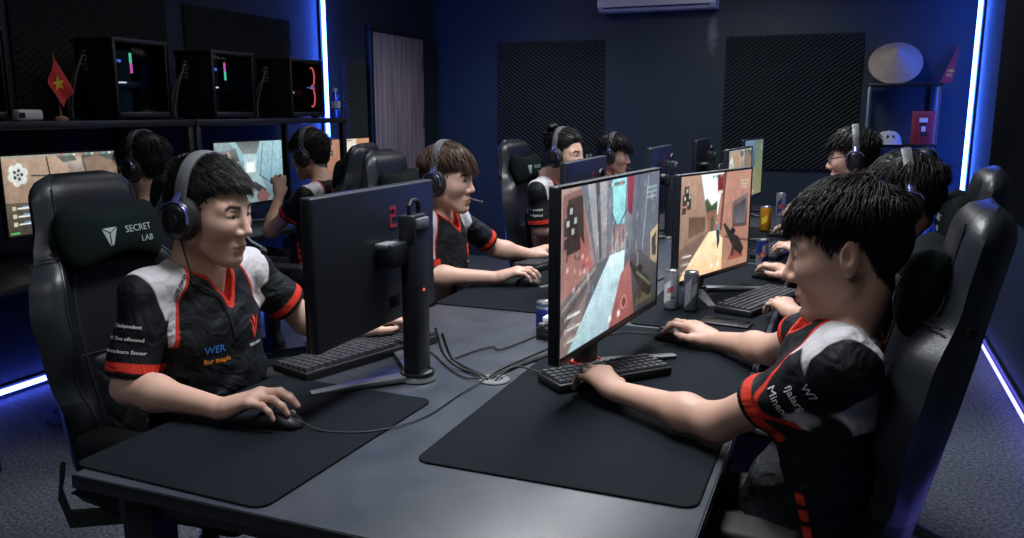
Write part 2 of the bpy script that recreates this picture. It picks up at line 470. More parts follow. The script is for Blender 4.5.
class Field:
    def __init__(self, lo, hi, h):
        self.lo = np.array(lo, float); self.h = h
        self.n = np.ceil((np.array(hi) - self.lo) / h).astype(int) + 1
        self.d = np.full(self.n, 9.0, np.float32)

    def win(self, lo, hi):
        a = np.clip(np.floor((np.array(lo) - self.lo) / self.h).astype(int), 0, self.n)
        b = np.clip(np.ceil((np.array(hi) - self.lo) / self.h).astype(int) + 1, 0, self.n)
        sl = tuple(slice(i, j) for i, j in zip(a, b))
        ax = [(self.lo[i] + self.h * np.arange(a[i], b[i])).astype(np.float32) for i in range(3)]
        return sl, (ax[0][:, None, None], ax[1][None, :, None], ax[2][None, None, :])

    def _op(self, f, lo, hi, k, op):
        m = k + 3 * self.h
        sl, (X, Y, Z) = self.win(np.array(lo) - m, np.array(hi) + m)
        cur = self.d[sl]
        if cur.size == 0:
            return
        v = f(X, Y, Z)
        if op == 'add':
            self.d[sl] = smin(cur, v, k) if k > 0 else np.minimum(cur, v)
        elif op == 'sub':
            self.d[sl] = smax(cur, -v, k) if k > 0 else np.maximum(cur, -v)

    def cone(self, a, b, r1, r2, k=0.02, op='add', flat=None):
        """tapered capsule; flat=(direction, factor) squeezes it across that direction"""
        a = np.array(a, float); b = np.array(b, float); ba = b - a; L = max(float(ba @ ba), 1e-9)
        fd = None
        if flat is not None:
            fd = np.array(flat[0], float); fd /= np.linalg.norm(fd)
        def f(X, Y, Z):
            px, py, pz = X - a[0], Y - a[1], Z - a[2]
            t = np.clip((px * ba[0] + py * ba[1] + pz * ba[2]) / L, 0, 1)
            qx, qy, qz = px - t * ba[0], py - t * ba[1], pz - t * ba[2]
            if fd is not None:
                s = (qx * fd[0] + qy * fd[1] + qz * fd[2]) * (flat[1] - 1)
                qx, qy, qz = qx + s * fd[0], qy + s * fd[1], qz + s * fd[2]
            return np.sqrt(qx * qx + qy * qy + qz * qz) - (r1 + (r2 - r1) * t)
        R = max(r1, r2)
        self._op(f, np.minimum(a, b) - R, np.maximum(a, b) + R, k, op)

    def ell(self, c, r, R=None, k=0.02, op='add'):
        c = np.array(c, float); r = np.array(r, float)
        R = np.eye(3) if R is None else np.array(R)
        def f(X, Y, Z):
            px, py, pz = X - c[0], Y - c[1], Z - c[2]
            q = [px * R[0, i] + py * R[1, i] + pz * R[2, i] for i in range(3)]
            k0 = np.sqrt(sum((q[i] / r[i]) ** 2 for i in range(3)))
            k1 = np.sqrt(sum((q[i] / r[i] ** 2) ** 2 for i in range(3))) + 1e-6
            return k0 * (k0 - 1) / k1
        e = np.abs(R) @ r
        self._op(f, c - e, c + e, k, op)

    def rbox(self, c, s, rad, R=None, k=0.02, op='add'):
        c = np.array(c, float); s = np.array(s, float) - rad
        R = np.eye(3) if R is None else np.array(R)
        def f(X, Y, Z):
            px, py, pz = X - c[0], Y - c[1], Z - c[2]
            q = [np.abs(px * R[0, i] + py * R[1, i] + pz * R[2, i]) - s[i] for i in range(3)]
            o = np.sqrt(sum(np.maximum(v, 0) ** 2 for v in q))
            return o + np.minimum(np.maximum(np.maximum(q[0], q[1]), q[2]), 0) - rad
        e = np.abs(R) @ (s + rad)
        self._op(f, c - e, c + e, k, op)

    def wrinkle(self, fn, lo, hi):
        sl, (X, Y, Z) = self.win(lo, hi)
        self.d[sl] += fn(X, Y, Z)

    def mesh(self):
        d = self.d; s = d < 0
        c = s[:-1, :-1, :-1].astype(np.uint8)
        for i in (0, 1):
            for j in (0, 1):
                for k in (0, 1):
                    if i or j or k:
                        c = c + s[i:s.shape[0] - 1 + i, j:s.shape[1] - 1 + j, k:s.shape[2] - 1 + k]
        act = (c > 0) & (c < 8)
        I = np.argwhere(act)
        vid = np.full(act.shape, -1, np.int32); vid[tuple(I.T)] = np.arange(len(I))
        corners = [(i, j, k) for i in (0, 1) for j in (0, 1) for k in (0, 1)]
        val = {cc: d[I[:, 0] + cc[0], I[:, 1] + cc[1], I[:, 2] + cc[2]] for cc in corners}
        acc = np.zeros((len(I), 3)); cnt = np.zeros(len(I))
        for a in corners:
            for ax in range(3):
                if a[ax] == 0:
                    b = list(a); b[ax] = 1; b = tuple(b)
                    va, vb = val[a], val[b]
                    m = (va < 0) != (vb < 0)
                    t = np.where(m, va / np.where(m, va - vb, 1), 0)
                    p = np.tile(np.array(a, float), (len(I), 1)); p[:, ax] = t
                    acc[m] += p[m]; cnt[m] += 1
        V = self.lo + self.h * (I + acc / cnt[:, None])
        Fs = []
        for ax in range(3):
            u, v = (ax + 1) % 3, (ax + 2) % 3
            A = np.moveaxis(s, (ax, u, v), (0, 1, 2)); W = np.moveaxis(vid, (ax, u, v), (0, 1, 2))
            e = A[:-1, 1:-1, 1:-1] != A[1:, 1:-1, 1:-1]
            E = np.argwhere(e)
            i, j, k = E[:, 0], E[:, 1] + 1, E[:, 2] + 1
            q = np.stack([W[i, j - 1, k - 1], W[i, j, k - 1], W[i, j, k], W[i, j - 1, k]], 1)
            ins = A[i, j, k]
            q[~ins] = q[~ins][:, ::-1]
            Fs.append(q)
        F = np.concatenate(Fs)
        return V, F[(F >= 0).all(1)]

def relax(V, F, it=1, lam=0.5):
    for _ in range(it):
        acc = np.zeros_like(V); cnt = np.zeros(len(V))
        for a in range(4):
            b = (a + 1) % 4
            np.add.at(acc, F[:, a], V[F[:, b]]); np.add.at(acc, F[:, b], V[F[:, a]])
            np.add.at(cnt, F[:, a], 1); np.add.at(cnt, F[:, b], 1)
        V = V + lam * (acc / np.maximum(cnt, 1)[:, None] - V)
    return V

def rotmat(yaw=0, pitch=0, roll=0):
    """columns: forward, left, up of a frame turned by yaw (left +), pitch (nod down +), roll (tilt to its right +)"""
    return np.array((Matrix.Rotation(yaw, 3, 'Z') @ Matrix.Rotation(pitch, 3, 'Y') @ Matrix.Rotation(roll, 3, 'X')))

def unit(v):
    v = np.array(v, float); return v / np.linalg.norm(v)

HAIRLINE = (np.radians([0, 25, 42, 58, 74, 86, 100, 122, 150, 180]),
            np.array([.068, .066, .058, .038, .008, .020, .022, -.030, -.070, -.078]))
CR_C, CR_R = np.array([-.012, 0, .030]), np.array([.099, .077, .090])

# ---------------------------------------------------------------- people
class Person:
    """built in its own frame: x forward, y to its left, z up, feet on z = 0"""
    def __init__(self, label, loc, rz, spec, group=None):
        self.sp = spec
        self.root = thing('person', label, 'person', loc, rz, group)
        self.rz = rz; self.loc = np.array(loc, float)
        c, s = math.cos(-rz), math.sin(-rz)
        self.Ri = np.array([[c, -s, 0], [s, c, 0], [0, 0, 1]])
        g = lambda k: self.Ri @ (np.array(spec[k], float) - self.loc)
        self.head = g('head'); self.S = spec.get('scale', 1.05)
        self.sh = {'L': g('shL'), 'R': g('shR')}
        self.el = {'L': g('elL'), 'R': g('elR')}
        self.wr = {'L': g('wrL'), 'R': g('wrR')}
        self.kn = {'L': g('knL'), 'R': g('knR')}
        self.RH = rotmat(spec.get('yaw', 0), spec.get('pitch', 0.1), spec.get('roll', 0))
        mid = (self.sh['L'] + self.sh['R']) / 2
        self.mid = mid
        self.lat = unit(self.sh['L'] - self.sh['R'])
        self.hip = np.array(spec.get('hip', (0, 0, .56)), float)
        self.hpos = lambda p: self.head + self.RH @ (np.array(p, float) * self.S)
        self.neck0 = mid + np.array([-.005, 0, .035])
        self.fwd = unit(np.cross(self.lat, [0, 0, 1]))
        self.h = spec.get('h', .005)
        self.make_body(); self.make_jersey(); self.make_trousers(); self.make_hair()

    def make_body(self):
        sp, S, RH, H = self.sp, self.S, self.RH, self.hpos
        pts = [self.head, self.hip] + [d[k] for d in (self.sh, self.el, self.wr, self.kn) for k in 'LR']
        lo = np.min(pts, 0) - .16; hi = np.max(pts, 0) + .17
        F = Field(lo, hi, self.h)
        mid, hip = self.mid, self.hip
        up = unit(mid - hip)
        # trunk (under the clothes)
        F.ell(mid - up * .12 + self.fwd * .0, (.085, .135, .19), k=.03)
        F.ell((mid + hip) / 2, (.085, .125, .17), k=.03)
        F.ell(hip + np.array([0, 0, .02]), (.09, .14, .09), k=.03)
        F.cone(self.sh['L'] * .9 + mid * .1, self.sh['R'] * .9 + mid * .1, .045, .045, k=.04)
        # neck
        F.cone(self.neck0, H((-.030, 0, -.06)), .054 * S, .0485 * S, k=.025)
        F.cone(self.neck0 + self.lat * .085 - np.array([0, 0, .02]), self.neck0 + np.array([0, 0, .05]), .028, .028, k=.04)
        F.cone(self.neck0 - self.lat * .085 - np.array([0, 0, .02]), self.neck0 + np.array([0, 0, .05]), .028, .028, k=.04)
        # arms
        for k in 'LR':
            a, e, w = self.sh[k], self.el[k], self.wr[k]
            F.cone(a, e, .044 * S, .036 * S, k=.035)
            m = e + (w - e) * .28
            F.cone(e, m, .0355 * S, .0375 * S, k=.03)
            F.cone(m, w, .0365 * S, .0235 * S, k=.03)
            self.hand(F, k)
        # head
        f = sp.get('face', 1.0)
        E = lambda c, r, k=.02, op='add', R=None: F.ell(H(c), np.array(r) * S, RH if R is None else RH @ R, k, op)
        C = lambda a, b, r1, r2, k=.015, op='add': F.cone(H(a), H(b), r1 * S, r2 * S, k, op)
        E(CR_C, CR_R, .02)
        E((.030, 0, -.022), (.060, .064 * f, .078), .03)
        for y in (-1, 1):
            C((.000, y * .051 * f, -.058), (.061, y * .015, -.108), .017, .016, .025)
            E((.050, y * .040 * f, -.026), (.030, .024, .026), .03)
            C((.074, y * .012, .022), (.064, y * .046, .018), .011, .011, .02)
        E((.050, 0, -.090), (.034, .029, .030), .03)
        E((.069, 0, -.110), (.016, .019, .014), .02)
        E((.065, 0, -.074), (.026, .027, .022), .02)
        for y in (-1, 1):
            E((.094, y * .031, .002), (.013, .017, .0095), .012, 'sub')
            E((.0705, y * .031, .001), (.0135, .0165, .0125), .004)
            C((.0835, y * .016, .0065), (.078, y * .046, .0045), .0042, .0040, .005)
        C((.084, 0, .010), (.104, 0, -.033), .0085, .0105, .012)
        E((.102, 0, -.037), (.0120, .0105, .0098), .008)
        for y in (-1, 1):
            E((.092, y * .0135, -.041), (.0115, .0085, .0085), .008)
            E((.094, y * .0085, -.0505), (.005, .0038, .004), .003, 'sub')
        E((.0870, 0, -.0700), (.0100, .0220, .0068), .007)
        E((.0850, 0, -.0825), (.0100, .0190, .0078), .007)
        C((.0975, -.020, -.0762), (.0975, .020, -.0762), .0028, .0028, .004, 'sub')
        E((.0895, 0, -.0945), (.006, .02, .005), .006, 'sub')
        for y in (-1, 1):
            Re = np.array(Matrix.Rotation(y * .38, 3, 'Z') @ Matrix.Rotation(-.18, 3, 'Y'))
            E((-.014, y * .0835, -.004), (.0185, .0065, .031), .006, R=Re)
            E((-.008, y * .080, -.030), (.009, .006, .011), .006, R=Re)
            E((-.010, y * .091, .000), (.0095, .0055, .017), .004, 'sub', R=Re)
        V, Q = F.mesh()
        V = relax(V, Q, 1, .35)
        o = np_mesh('body', V, Q, M[sp.get('skin', 'skin_a')], self.root)
        self.body = o
        q = (V - self.head) @ RH / S
        x, y, z = q[:, 0], q[:, 1], q[:, 2]; ay = np.abs(y)
        near = (np.linalg.norm(q, axis=1) < .16)
        front = (x > .045) & near
        gz = sp.get('gaze', 0.0)
        t = (ay - .031) / .0150
        almond = .0043 * (1 - np.clip(t * t, 0, 4)) - np.abs(z - .0005 - .0015 * t) 
        almond = np.where(front & (x > .06), almond, -.01)
        ir = .0058 - np.hypot(y - np.sign(y) * .031 - gz * .006, z + .0005)
        iris = np.where(front, np.minimum(ir, almond + .0004), -.01)
        lash = np.minimum(.0016 - np.abs(z - .0005 - .0015 * t - .0046 * (1 - np.clip(t * t, 0, 4))), .017 - np.abs(ay - .031))
        lash = np.where(front & (x > .06), lash, -.01)
        bz = .0215 + .004 * np.clip((ay - .016) / .024, 0, 1) - .009 * np.clip((ay - .042) / .014, 0, 2)
        brow = np.minimum(.0046 - np.abs(z - bz), .020 - np.abs(ay - .034)); brow = np.where(front, brow, -.01)
        lips = np.minimum(.0088 * (1 - (y / .025) ** 2) - np.abs(z + .0765), x - .072); lips = np.where(front, lips, -.02)
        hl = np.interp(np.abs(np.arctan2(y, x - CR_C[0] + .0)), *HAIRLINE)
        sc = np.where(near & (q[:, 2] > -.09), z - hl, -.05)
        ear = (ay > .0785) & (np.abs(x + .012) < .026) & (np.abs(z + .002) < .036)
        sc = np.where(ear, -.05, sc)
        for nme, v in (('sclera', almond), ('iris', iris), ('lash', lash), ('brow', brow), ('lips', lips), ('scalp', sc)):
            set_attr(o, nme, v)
        pm = self.sp

    def hand(self, F, k):
        S = self.S * .97
        w, kn = self.wr[k], self.kn[k]
        kind = self.sp.get('hand' + k, 'mouse')
        x = unit(kn - w)
        z = np.array(self.sp.get('dors' + k, (0, 0, 1)), float)
        if 'dors' + k in self.sp:
            z = self.Ri @ z
        z = unit(z - x * (z @ x)); y = np.cross(z, x)
        R = np.stack([x, y, z], 1)
        th = 1 if k == 'R' else -1            # thumb side in the hand frame
        P = lambda a: w + R @ (np.array([a[0], a[1] * th, a[2]]) * S)
        F.cone(w, P((.03, 0, .002)), .025 * S, .024 * S, k=.02, flat=(z, 1.35))
        F.cone(P((.02, .014, 0)), P((.082, .027, .004)), .015 * S, .0125 * S, k=.018)
        F.cone(P((.02, .003, 0)), P((.086, .008, .006)), .016 * S, .0125 * S, k=.018)
        F.cone(P((.02, -.010, 0)), P((.083, -.012, .004)), .016 * S, .012 * S, k=.018)
        F.cone(P((.02, -.018, -.002)), P((.075, -.030, 0)), .015 * S, .0115 * S, k=.018)
        F.ell(P((.032, .028, -.010)), np.array((.027, .016, .014)) * S, R, k=.015)
        curl = {'mouse': [(.30, .55, .35), (.28, .55, .35), (.34, .62, .4), (.38, .65, .4)],
                'keys': [(.42, .62, .38), (.34, .70, .42), (.40, .68, .42), (.46, .62, .4)],
                'hold': [(.5, 1.0, .5), (.55, 1.1, .55), (.6, 1.1, .6), (.65, 1.1, .6)]}[kind]
        base = [(.084, .029, .003), (.089, .0085, .005), (.085, -.0125, .003), (.077, -.0315, -.001)]
        lens = [(.042, .025, .021), (.046, .029, .022), (.043, .027, .022), (.034, .021, .019)]
        spread = [.10, .02, -.07, -.17]
        rad = [(.0098, .0088, .0078, .0066), (.0100, .0090, .0080, .0068), (.0096, .0086, .0077, .0065), (.0086, .0076, .0068, .0058)]
        for b, L, sp_, cu, r in zip(base, lens, spread, curl, rad):
            p = np.array(b, float); ang = .0
            for j in range(3):
                ang += cu[j]
                dirv = np.array([math.cos(ang) * math.cos(sp_), math.cos(ang) * math.sin(sp_), -math.sin(ang)])
                q = p + dirv * L[j]
                F.cone(P(p), P(q), r[j] * S, r[j + 1] * S, k=.006 if j else .010)
                p = q
        tp = [(.022, .024, -.006), (.050, .045, -.014), (.078, .050, -.022), (.100, .046, -.026)]
        if kind == 'hold':
            tp = [(.022, .024, -.006), (.050, .040, -.024), (.074, .036, -.040), (.092, .026, -.048)]
        tr = (.0145, .0120, .0100, .0080)
        for j in range(3):
            F.cone(P(tp[j]), P(tp[j + 1]), tr[j] * S, tr[j + 1] * S, k=.008)

    def make_jersey(self):
        S = self.S; mid, hip, lat, fwd = self.mid, self.hip, self.lat, self.fwd
        h = max(self.h, .004)
        T = {}
        pts = [hip - .16, hip + .16]
        for k in 'LR':
            L = np.linalg.norm(self.el[k] - self.sh[k])
            f = min(.82, self.sp.get('sleeve' + k, self.sp.get('sleeve', .235)) / L)
            T[k] = self.sh[k] + (self.el[k] - self.sh[k]) * f
            pts += [self.sh[k] + .12, self.sh[k] - .12, T[k] - .11, T[k] + .11]
        pts = np.array(pts)
        F = Field(pts.min(0) - .02, pts.max(0) + .06, h)
        up = unit(mid - hip)
        lean = rotmat(math.atan2(lat[1], lat[0]) - PI / 2, 0, 0)
        chest = mid - up * .135
        F.ell(chest + fwd * .010, (.112 * S, .158 * S, .20), lean, k=.05)
        F.ell((chest + hip) / 2 + fwd * .010, (.118 * S, .156 * S, .20), lean, k=.06)
        F.ell(hip + fwd * .012 + np.array([0, 0, .03]), (.128 * S, .172 * S, .10), lean, k=.06)
        for k in 'LR':
            F.cone(self.neck0 + np.array([0, 0, -.018]), self.sh[k], .056, .052, k=.045)
            F.cone(self.sh[k] - lat * (.018 if k == 'L' else -.018), T[k], .056 * S, .0575 * S, k=.035)
        rs = np.random.default_rng(int(abs(self.loc[1]) * 100) + 3)
        # cloth folds
        W = []
        for _ in range(9):
            dv = rs.normal(size=3) * np.array([14, 14, 26]); W.append((dv, rs.uniform(0, 6.28), rs.uniform(.0010, .0022)))
        for _ in range(5):
            dv = rs.normal(size=3) * np.array([40, 40, 50]); W.append((dv, rs.uniform(0, 6.28), rs.uniform(.0005, .0010)))
        def folds(X, Y, Z):
            o = 0
            wx = X + .02 * np.sin(30 * Z + 11 * Y); wz = Z + .025 * np.sin(21 * X + 13 * Y)
            for dv, ph, am in W:
                o = o + am * np.sin(wx * dv[0] + Y * dv[1] + wz * dv[2] + ph)
            return o
        F.wrinkle(folds, F.lo, F.lo + F.n * h)
        # openings: neck, cuffs, hem
        H = self.hpos
        nk_a, nk_b = self.neck0 + np.array([0, 0, -.03]) + fwd * .006, H((-.02, 0, -.10))
        F.cone(nk_a, nk_b + (nk_b - nk_a), .058 * S, .092 * S, k=.004, op='sub')
        vn = self.neck0 + fwd * .095 + np.array([0, 0, -.085]); vt = self.neck0 + fwd * .055 + np.array([0, 0, .06])
        F.cone(vn, vt, .006, .064, k=.006, op='sub')
        for k in 'LR':
            dv = unit(T[k] - self.sh[k]); tip = T[k] + dv * .055
            F.rbox(T[k] + dv * .10, (.085, .13, .13), .002, np.stack([dv, unit(np.cross(dv, [.3, .2, .9])), np.cross(dv, unit(np.cross(dv, [.3, .2, .9])))], 1), k=.004, op='sub')
            F.cone(T[k] - dv * .04, T[k] + dv * .1, .042 * S, .054 * S, k=.004, op='sub')
        V, Q = F.mesh(); V = relax(V, Q, 1, .4)
        o = np_mesh('jersey', V, Q, M['jersey'], self.root)
        self.jersey = o; self.T = T
        # pattern distances
        r = V - mid
        s = np.abs(r @ lat); zz = r[:, 2]; ff = r @ fwd
        Dn = np.linalg.norm(np.cross(V - nk_a, unit(nk_b - nk_a)), axis=1)
        half = np.linalg.norm(self.sh['L'] - self.sh['R']) / 2
        depth = np.clip(.065 - zz, 0, .4)           # how far below the shoulder line
        inner = .074 + .62 * np.minimum(depth, .09) + .22 * np.clip(depth - .09, 0, .2)
        inner = np.where(ff < 0, .074 + .22 * depth, inner)
        outer = half - .004 - .20 * depth
        ba = np.zeros(len(V)); red = np.full(len(V), -.05)
        arm = np.full(len(V), 9.0)
        for k in 'LR':
            dv = unit(T[k] - self.sh[k]); t = (V - self.sh[k]) @ dv
            side = (r @ lat) * (1 if k == 'L' else -1) > 0
            dist = np.linalg.norm(V - self.sh[k] - t[:, None] * dv, axis=1)
            L = np.linalg.norm(T[k] - self.sh[k])
            onarm = side & (dist < .078 * S) & (t > .5 * L)
            band = .011 - np.abs(L - t - .009 * 1)
            red = np.where(onarm, np.maximum(red, band), red)
        def segd(a_, b_):
            ab = b_ - a_; tt_ = np.clip((V - a_) @ ab / (ab @ ab), 0, 1)
            return np.linalg.norm(V - a_ - tt_[:, None] * ab, axis=1)
        cc = (V - chest - fwd * .010) @ lean
        rr_ = np.array((.112 * S, .158 * S, .20)); k0 = np.linalg.norm(cc / rr_, axis=1); k1 = np.linalg.norm(cc / rr_ ** 2, axis=1) + 1e-6
        dtor = k0 * (k0 - 1) / k1
        darm = np.full(len(V), 9.0)
        for k in 'LR':
            dtor = np.minimum(dtor, segd(self.neck0 + np.array([0, 0, -.018]), self.sh[k]) - .054)
            darm = np.minimum(darm, segd(self.sh[k] - lat * (.018 if k == 'L' else -.018), T[k]) - .057 * S)
        white = np.minimum(np.minimum(s - inner, np.minimum((darm - dtor) * .8 + .020, half + .020 - .22 * depth - s)), .195 - depth)
        collar = .0135 - (Dn - .064 * S)
        collar = np.where((zz > -.045) & (s < .11), collar, -.05)
        tv = np.clip((V - vn) @ (vt - vn) / ((vt - vn) @ (vt - vn)), 0, 1)
        dvv = np.linalg.norm(V - vn - tv[:, None] * (vt - vn), axis=1) - (.006 + .058 * tv)
        vv = np.where((ff > .02) & (zz > -.14) & (zz < .05), .0115 - dvv, -.05)
        line = .0040 - np.abs(s - inner + .003); line = np.where((depth < .20) & (zz < .09), line, -.05)
        red = np.maximum(np.maximum(red, collar), np.maximum(vv, line))
        # red dashes low on the sides
        low = V[:, 2] - hip[2]
        dash = np.minimum(np.minimum(.008 - np.abs(ff - .035 - .25 * (low - .05)), .09 - np.abs(low - .10)), .006 * np.sin(low * 190) + .003)
        red = np.where((s > .12) & (low < .2), np.maximum(red, dash), red)
        set_attr(o, 'white', white); set_attr(o, 'red', red)

    def make_trousers(self):
        hip = self.hip
        F = Field(hip + np.array([-.25, -.3, -.55]), hip + np.array([.68, .3, .12]), .009)
        F.ell(hip, (.125, .18, .095), k=.04)
        kx = self.sp.get('knee', .43)
        self.feet = []
        for y in (-1, 1):
            a = hip + np.array([.02, y * .085, 0]); kn = hip + np.array([kx, y * .13, .03])
            an = np.array([hip[0] + kx + self.sp.get('foot', .0), hip[1] + y * .13, .10])
            F.cone(a, kn, .085, .062, k=.04); F.cone(kn, an, .062, .045, k=.03)
            self.feet.append(an)
        V, Q = F.mesh()
        np_mesh('trousers', V, Q, M['trousers'], self.root)
        for an in self.feet:
            G = Field(an + np.array([-.12, -.08, -.11]), an + np.array([.24, .08, .06]), .006)
            G.cone((an[0] - .03, an[1], .055), (an[0] + .12, an[1], .040), .045, .036, k=.02)
            G.cone((an[0] - .03, an[1], .055), (an[0] - .01, an[1], .11), .042, .040, k=.02)
            G.rbox((an[0] + .045, an[1], .016), (.125, .044, .014), .012, k=.008)
            V, Q = G.mesh()
            np_mesh('shoe', V, Q, M['shoe'], self.root)

    def make_hair(self):
        sp, S, RH = self.sp, self.S, self.RH
        hs = sp.get('hair', {})
        n = int(hs.get('n', 900) * (3.4 if self.h < .004 else 2.2)); top = hs.get('top', .05); side = hs.get('side', .012); fringe = hs.get('fringe', .035)
        thick = hs.get('thick', .016); comb = hs.get('comb', (1.0, 0, 0)); w0 = hs.get('w', .0075) * (.40 if self.h < .004 else .55); lift = hs.get('lift', .35)
        wild = hs.get('wild', .25)
        rs = np.random.default_rng(hs.get('seed', 1))
        m = hs.get('mat', 'hair')
        # cap under the locks
        NA, NE = 72, 18
        Vc = []
        az = np.linspace(-PI, PI, NA, endpoint=False)
        hl = np.interp(np.abs(az), *HAIRLINE)
        def shell(azv, zv, off):
            zc = np.clip((zv - CR_C[2]) / CR_R[2], -.999, 1)
            el = np.arcsin(zc)
            d = np.stack([np.cos(el) * np.cos(azv), np.cos(el) * np.sin(azv), np.sin(el)], -1)
            p = CR_C + d * CR_R
            nn = d / CR_R; nn /= np.linalg.norm(nn, axis=-1, keepdims=True)
            return p + nn * off[..., None], nn, el
        for i in range(NE + 1):
            t = i / NE
            el0 = np.arcsin(np.clip((hl - CR_C[2]) / CR_R[2], -.999, 1))
            el = el0 + (PI / 2 - el0) * t
            z = CR_C[2] + CR_R[2] * np.sin(el)
            toph = np.clip((z - .045) / .05, 0, 1)
            off = np.where(t < .02, -.002, (.4 * side + (thick - .4 * side) * toph) * min(1, t * 6))
            p, _, _ = shell(az, z, np.full(NA, 1.0) * off)
            Vc.append(p)
        Vc = np.concatenate(Vc)
        Fq = []
        for i in range(NE):
            for j in range(NA):
                a = i * NA + j; b = i * NA + (j + 1) % NA
                Fq.append((a, b, b + NA, a + NA))
        Vs, Fs, nb = [Vc], [np.array(Fq)], len(Vc)
        # locks
        K = 6
        u = rs.uniform(0, 1, n * 3); azr = rs.uniform(-PI, PI, n * 3)
        zmax = CR_C[2] + CR_R[2]
        zr = -.08 + (zmax + .08) * u
        keep = zr > np.interp(np.abs(azr), *HAIRLINE) + .002
        azr, zr = azr[keep][:n], zr[keep][:n]; n = len(azr)
        toph = np.clip((zr - .050) / .035, 0, 1)
        p, nn, el = shell(azr, zr, np.full(n, .001))
        fr = np.clip(np.cos(azr), 0, 1)
        whorl = np.array(hs.get('whorl', (-.065, .0, .105)))
        away = p - whorl; away -= nn * (away * nn).sum(1, keepdims=True); away /= np.linalg.norm(away, axis=1, keepdims=True) + 1e-6
        cb = np.tile(np.array(comb, float), (n, 1)); cb -= nn * (cb * nn).sum(1, keepdims=True)
        wgt = hs.get('radial', .6)
        d0 = away * wgt + cb * (1 - wgt) + rs.normal(size=(n, 3)) * wild * .55
        d0 = d0 + nn * lift * .6 * toph[:, None]
        downd = np.array([0, 0, -1.0])
        d0 = d0 + downd * (1 - toph[:, None]) * .6
        d0 /= np.linalg.norm(d0, axis=1, keepdims=True)
        L = side + (top - side) * toph + fringe * toph * np.clip((p[:, 0] - .03) / .04, 0, 1)
        L *= rs.uniform(.7, 1.15, n)
        layer = .002 + (thick + .004) * toph * rs.uniform(.35, 1.0, n) + .3 * side * (1 - toph)
        P_ = [p.copy()]; cur = p.copy(); d = d0.copy()
        for j in range(K - 1):
            cur = cur + d * (L / (K - 1))[:, None]
            q = (cur - CR_C) / (CR_R + layer[:, None] * min(1, (j + 1) / 2))
            rad = np.linalg.norm(q, axis=1, keepdims=True)
            cur = np.where(rad < 1, CR_C + (cur - CR_C) / rad, cur)
            P_.append(cur.copy())
            d = d + downd * hs.get('grav', .30) + rs.normal(size=(n, 3)) * wild * .25
            d /= np.linalg.norm(d, axis=1, keepdims=True)
        wv = w0 * (.55 + .45 * toph) * rs.uniform(.7, 1.2, n)
        prof = [.75, 1.0, 1.0, .85, .55, .06]
        rings = []
        for j in range(K):
            t = P_[min(j + 1, K - 1)] - P_[max(j - 1, 0)]; t /= np.linalg.norm(t, axis=1, keepdims=True) + 1e-9
            out = P_[j] - CR_C; out -= t * (out * t).sum(1, keepdims=True); out /= np.linalg.norm(out, axis=1, keepdims=True) + 1e-9
            sd = np.cross(t, out)
            w = (wv * prof[j])[:, None]
            rings.append(np.stack([P_[j] + sd * w * .5, P_[j] + out * w * .32, P_[j] - sd * w * .5, P_[j] - out * w * .25], 1))
        R = np.stack(rings, 1)                     # n, K, 4, 3
        Vl = R.reshape(-1, 3)
        idx = np.arange(n * K * 4).reshape(n, K, 4)
        fl = []
        for a in range(4):
            b = (a + 1) % 4
            fl.append(np.stack([idx[:, :-1, a], idx[:, :-1, b], idx[:, 1:, b], idx[:, 1:, a]], -1).reshape(-1, 4))
        Fl = np.concatenate(fl) + nb
        Vs.append(Vl); Fs.append(Fl)
        V = np.concatenate(Vs) * S @ RH.T + self.head
        o = np_mesh('hair', V, np.concatenate(Fs), M[m], self.root)
        if hs.get('bun'):
            F = Field((-.16, -.08, .05), (.02, .08, .2), .005)
            for _ in range(14):
                c = np.array([-.075, 0, .13]) + rs.normal(size=3) * np.array([.018, .022, .014])
                F.ell(c, (.018, .018, .016), k=.006)
            V, Q = F.mesh()
            np_mesh('hair_bun', V * S @ RH.T + self.head, Q, M[m], self.root)

    def print_on(self, name, geo, mats, origin, ax, ay, dist=.3):
        return flat_geo(name, geo[0], geo[1], origin, ax, ay, mats, self.jersey, target=self.jersey, dist=dist)

    def sleeve_text(self, k, lines, size=.017, start=.45, ang=0.0, emblem=None):
        """white prints across the outer side of a sleeve"""
        a, t = self.sh[k], self.T[k]
        dv = unit(t - a)
        out = self.lat * (1 if k == 'L' else -1)
        out = unit(out - dv * (out @ dv))
        fw_ = np.cross(dv, out) * (1 if k == 'L' else -1)
        out = unit(out * math.cos(ang) + fw_ * math.sin(ang))
        ayv = -dv
        axv = np.cross(ayv, out)
        L = np.linalg.norm(t - a)
        for i, s in enumerate(lines):
            o = a + dv * (L * (start + .17 * i)) + out * .07
            self.print_on('sleeve_print', text_geo(s, size), M['white'], o, axv, ayv, .2)

    def chest_print(self, geo, mats, lateral, drop, name='chest_print', fwd=.16, tilt=0.0):
        o = self.mid + self.lat * lateral + np.array([0, 0, -drop]) + self.fwd * fwd
        axv = -(-self.lat) if False else self.lat * 1.0
        nrm = unit(self.fwd + self.lat * tilt)
        axv = np.cross([0, 0, 1.0], nrm)
        self.print_on(name, geo, mats, o, axv, (0, 0, 1), .4)

    def world(self, p):
        return self.Ri.T @ np.array(p) + self.loc

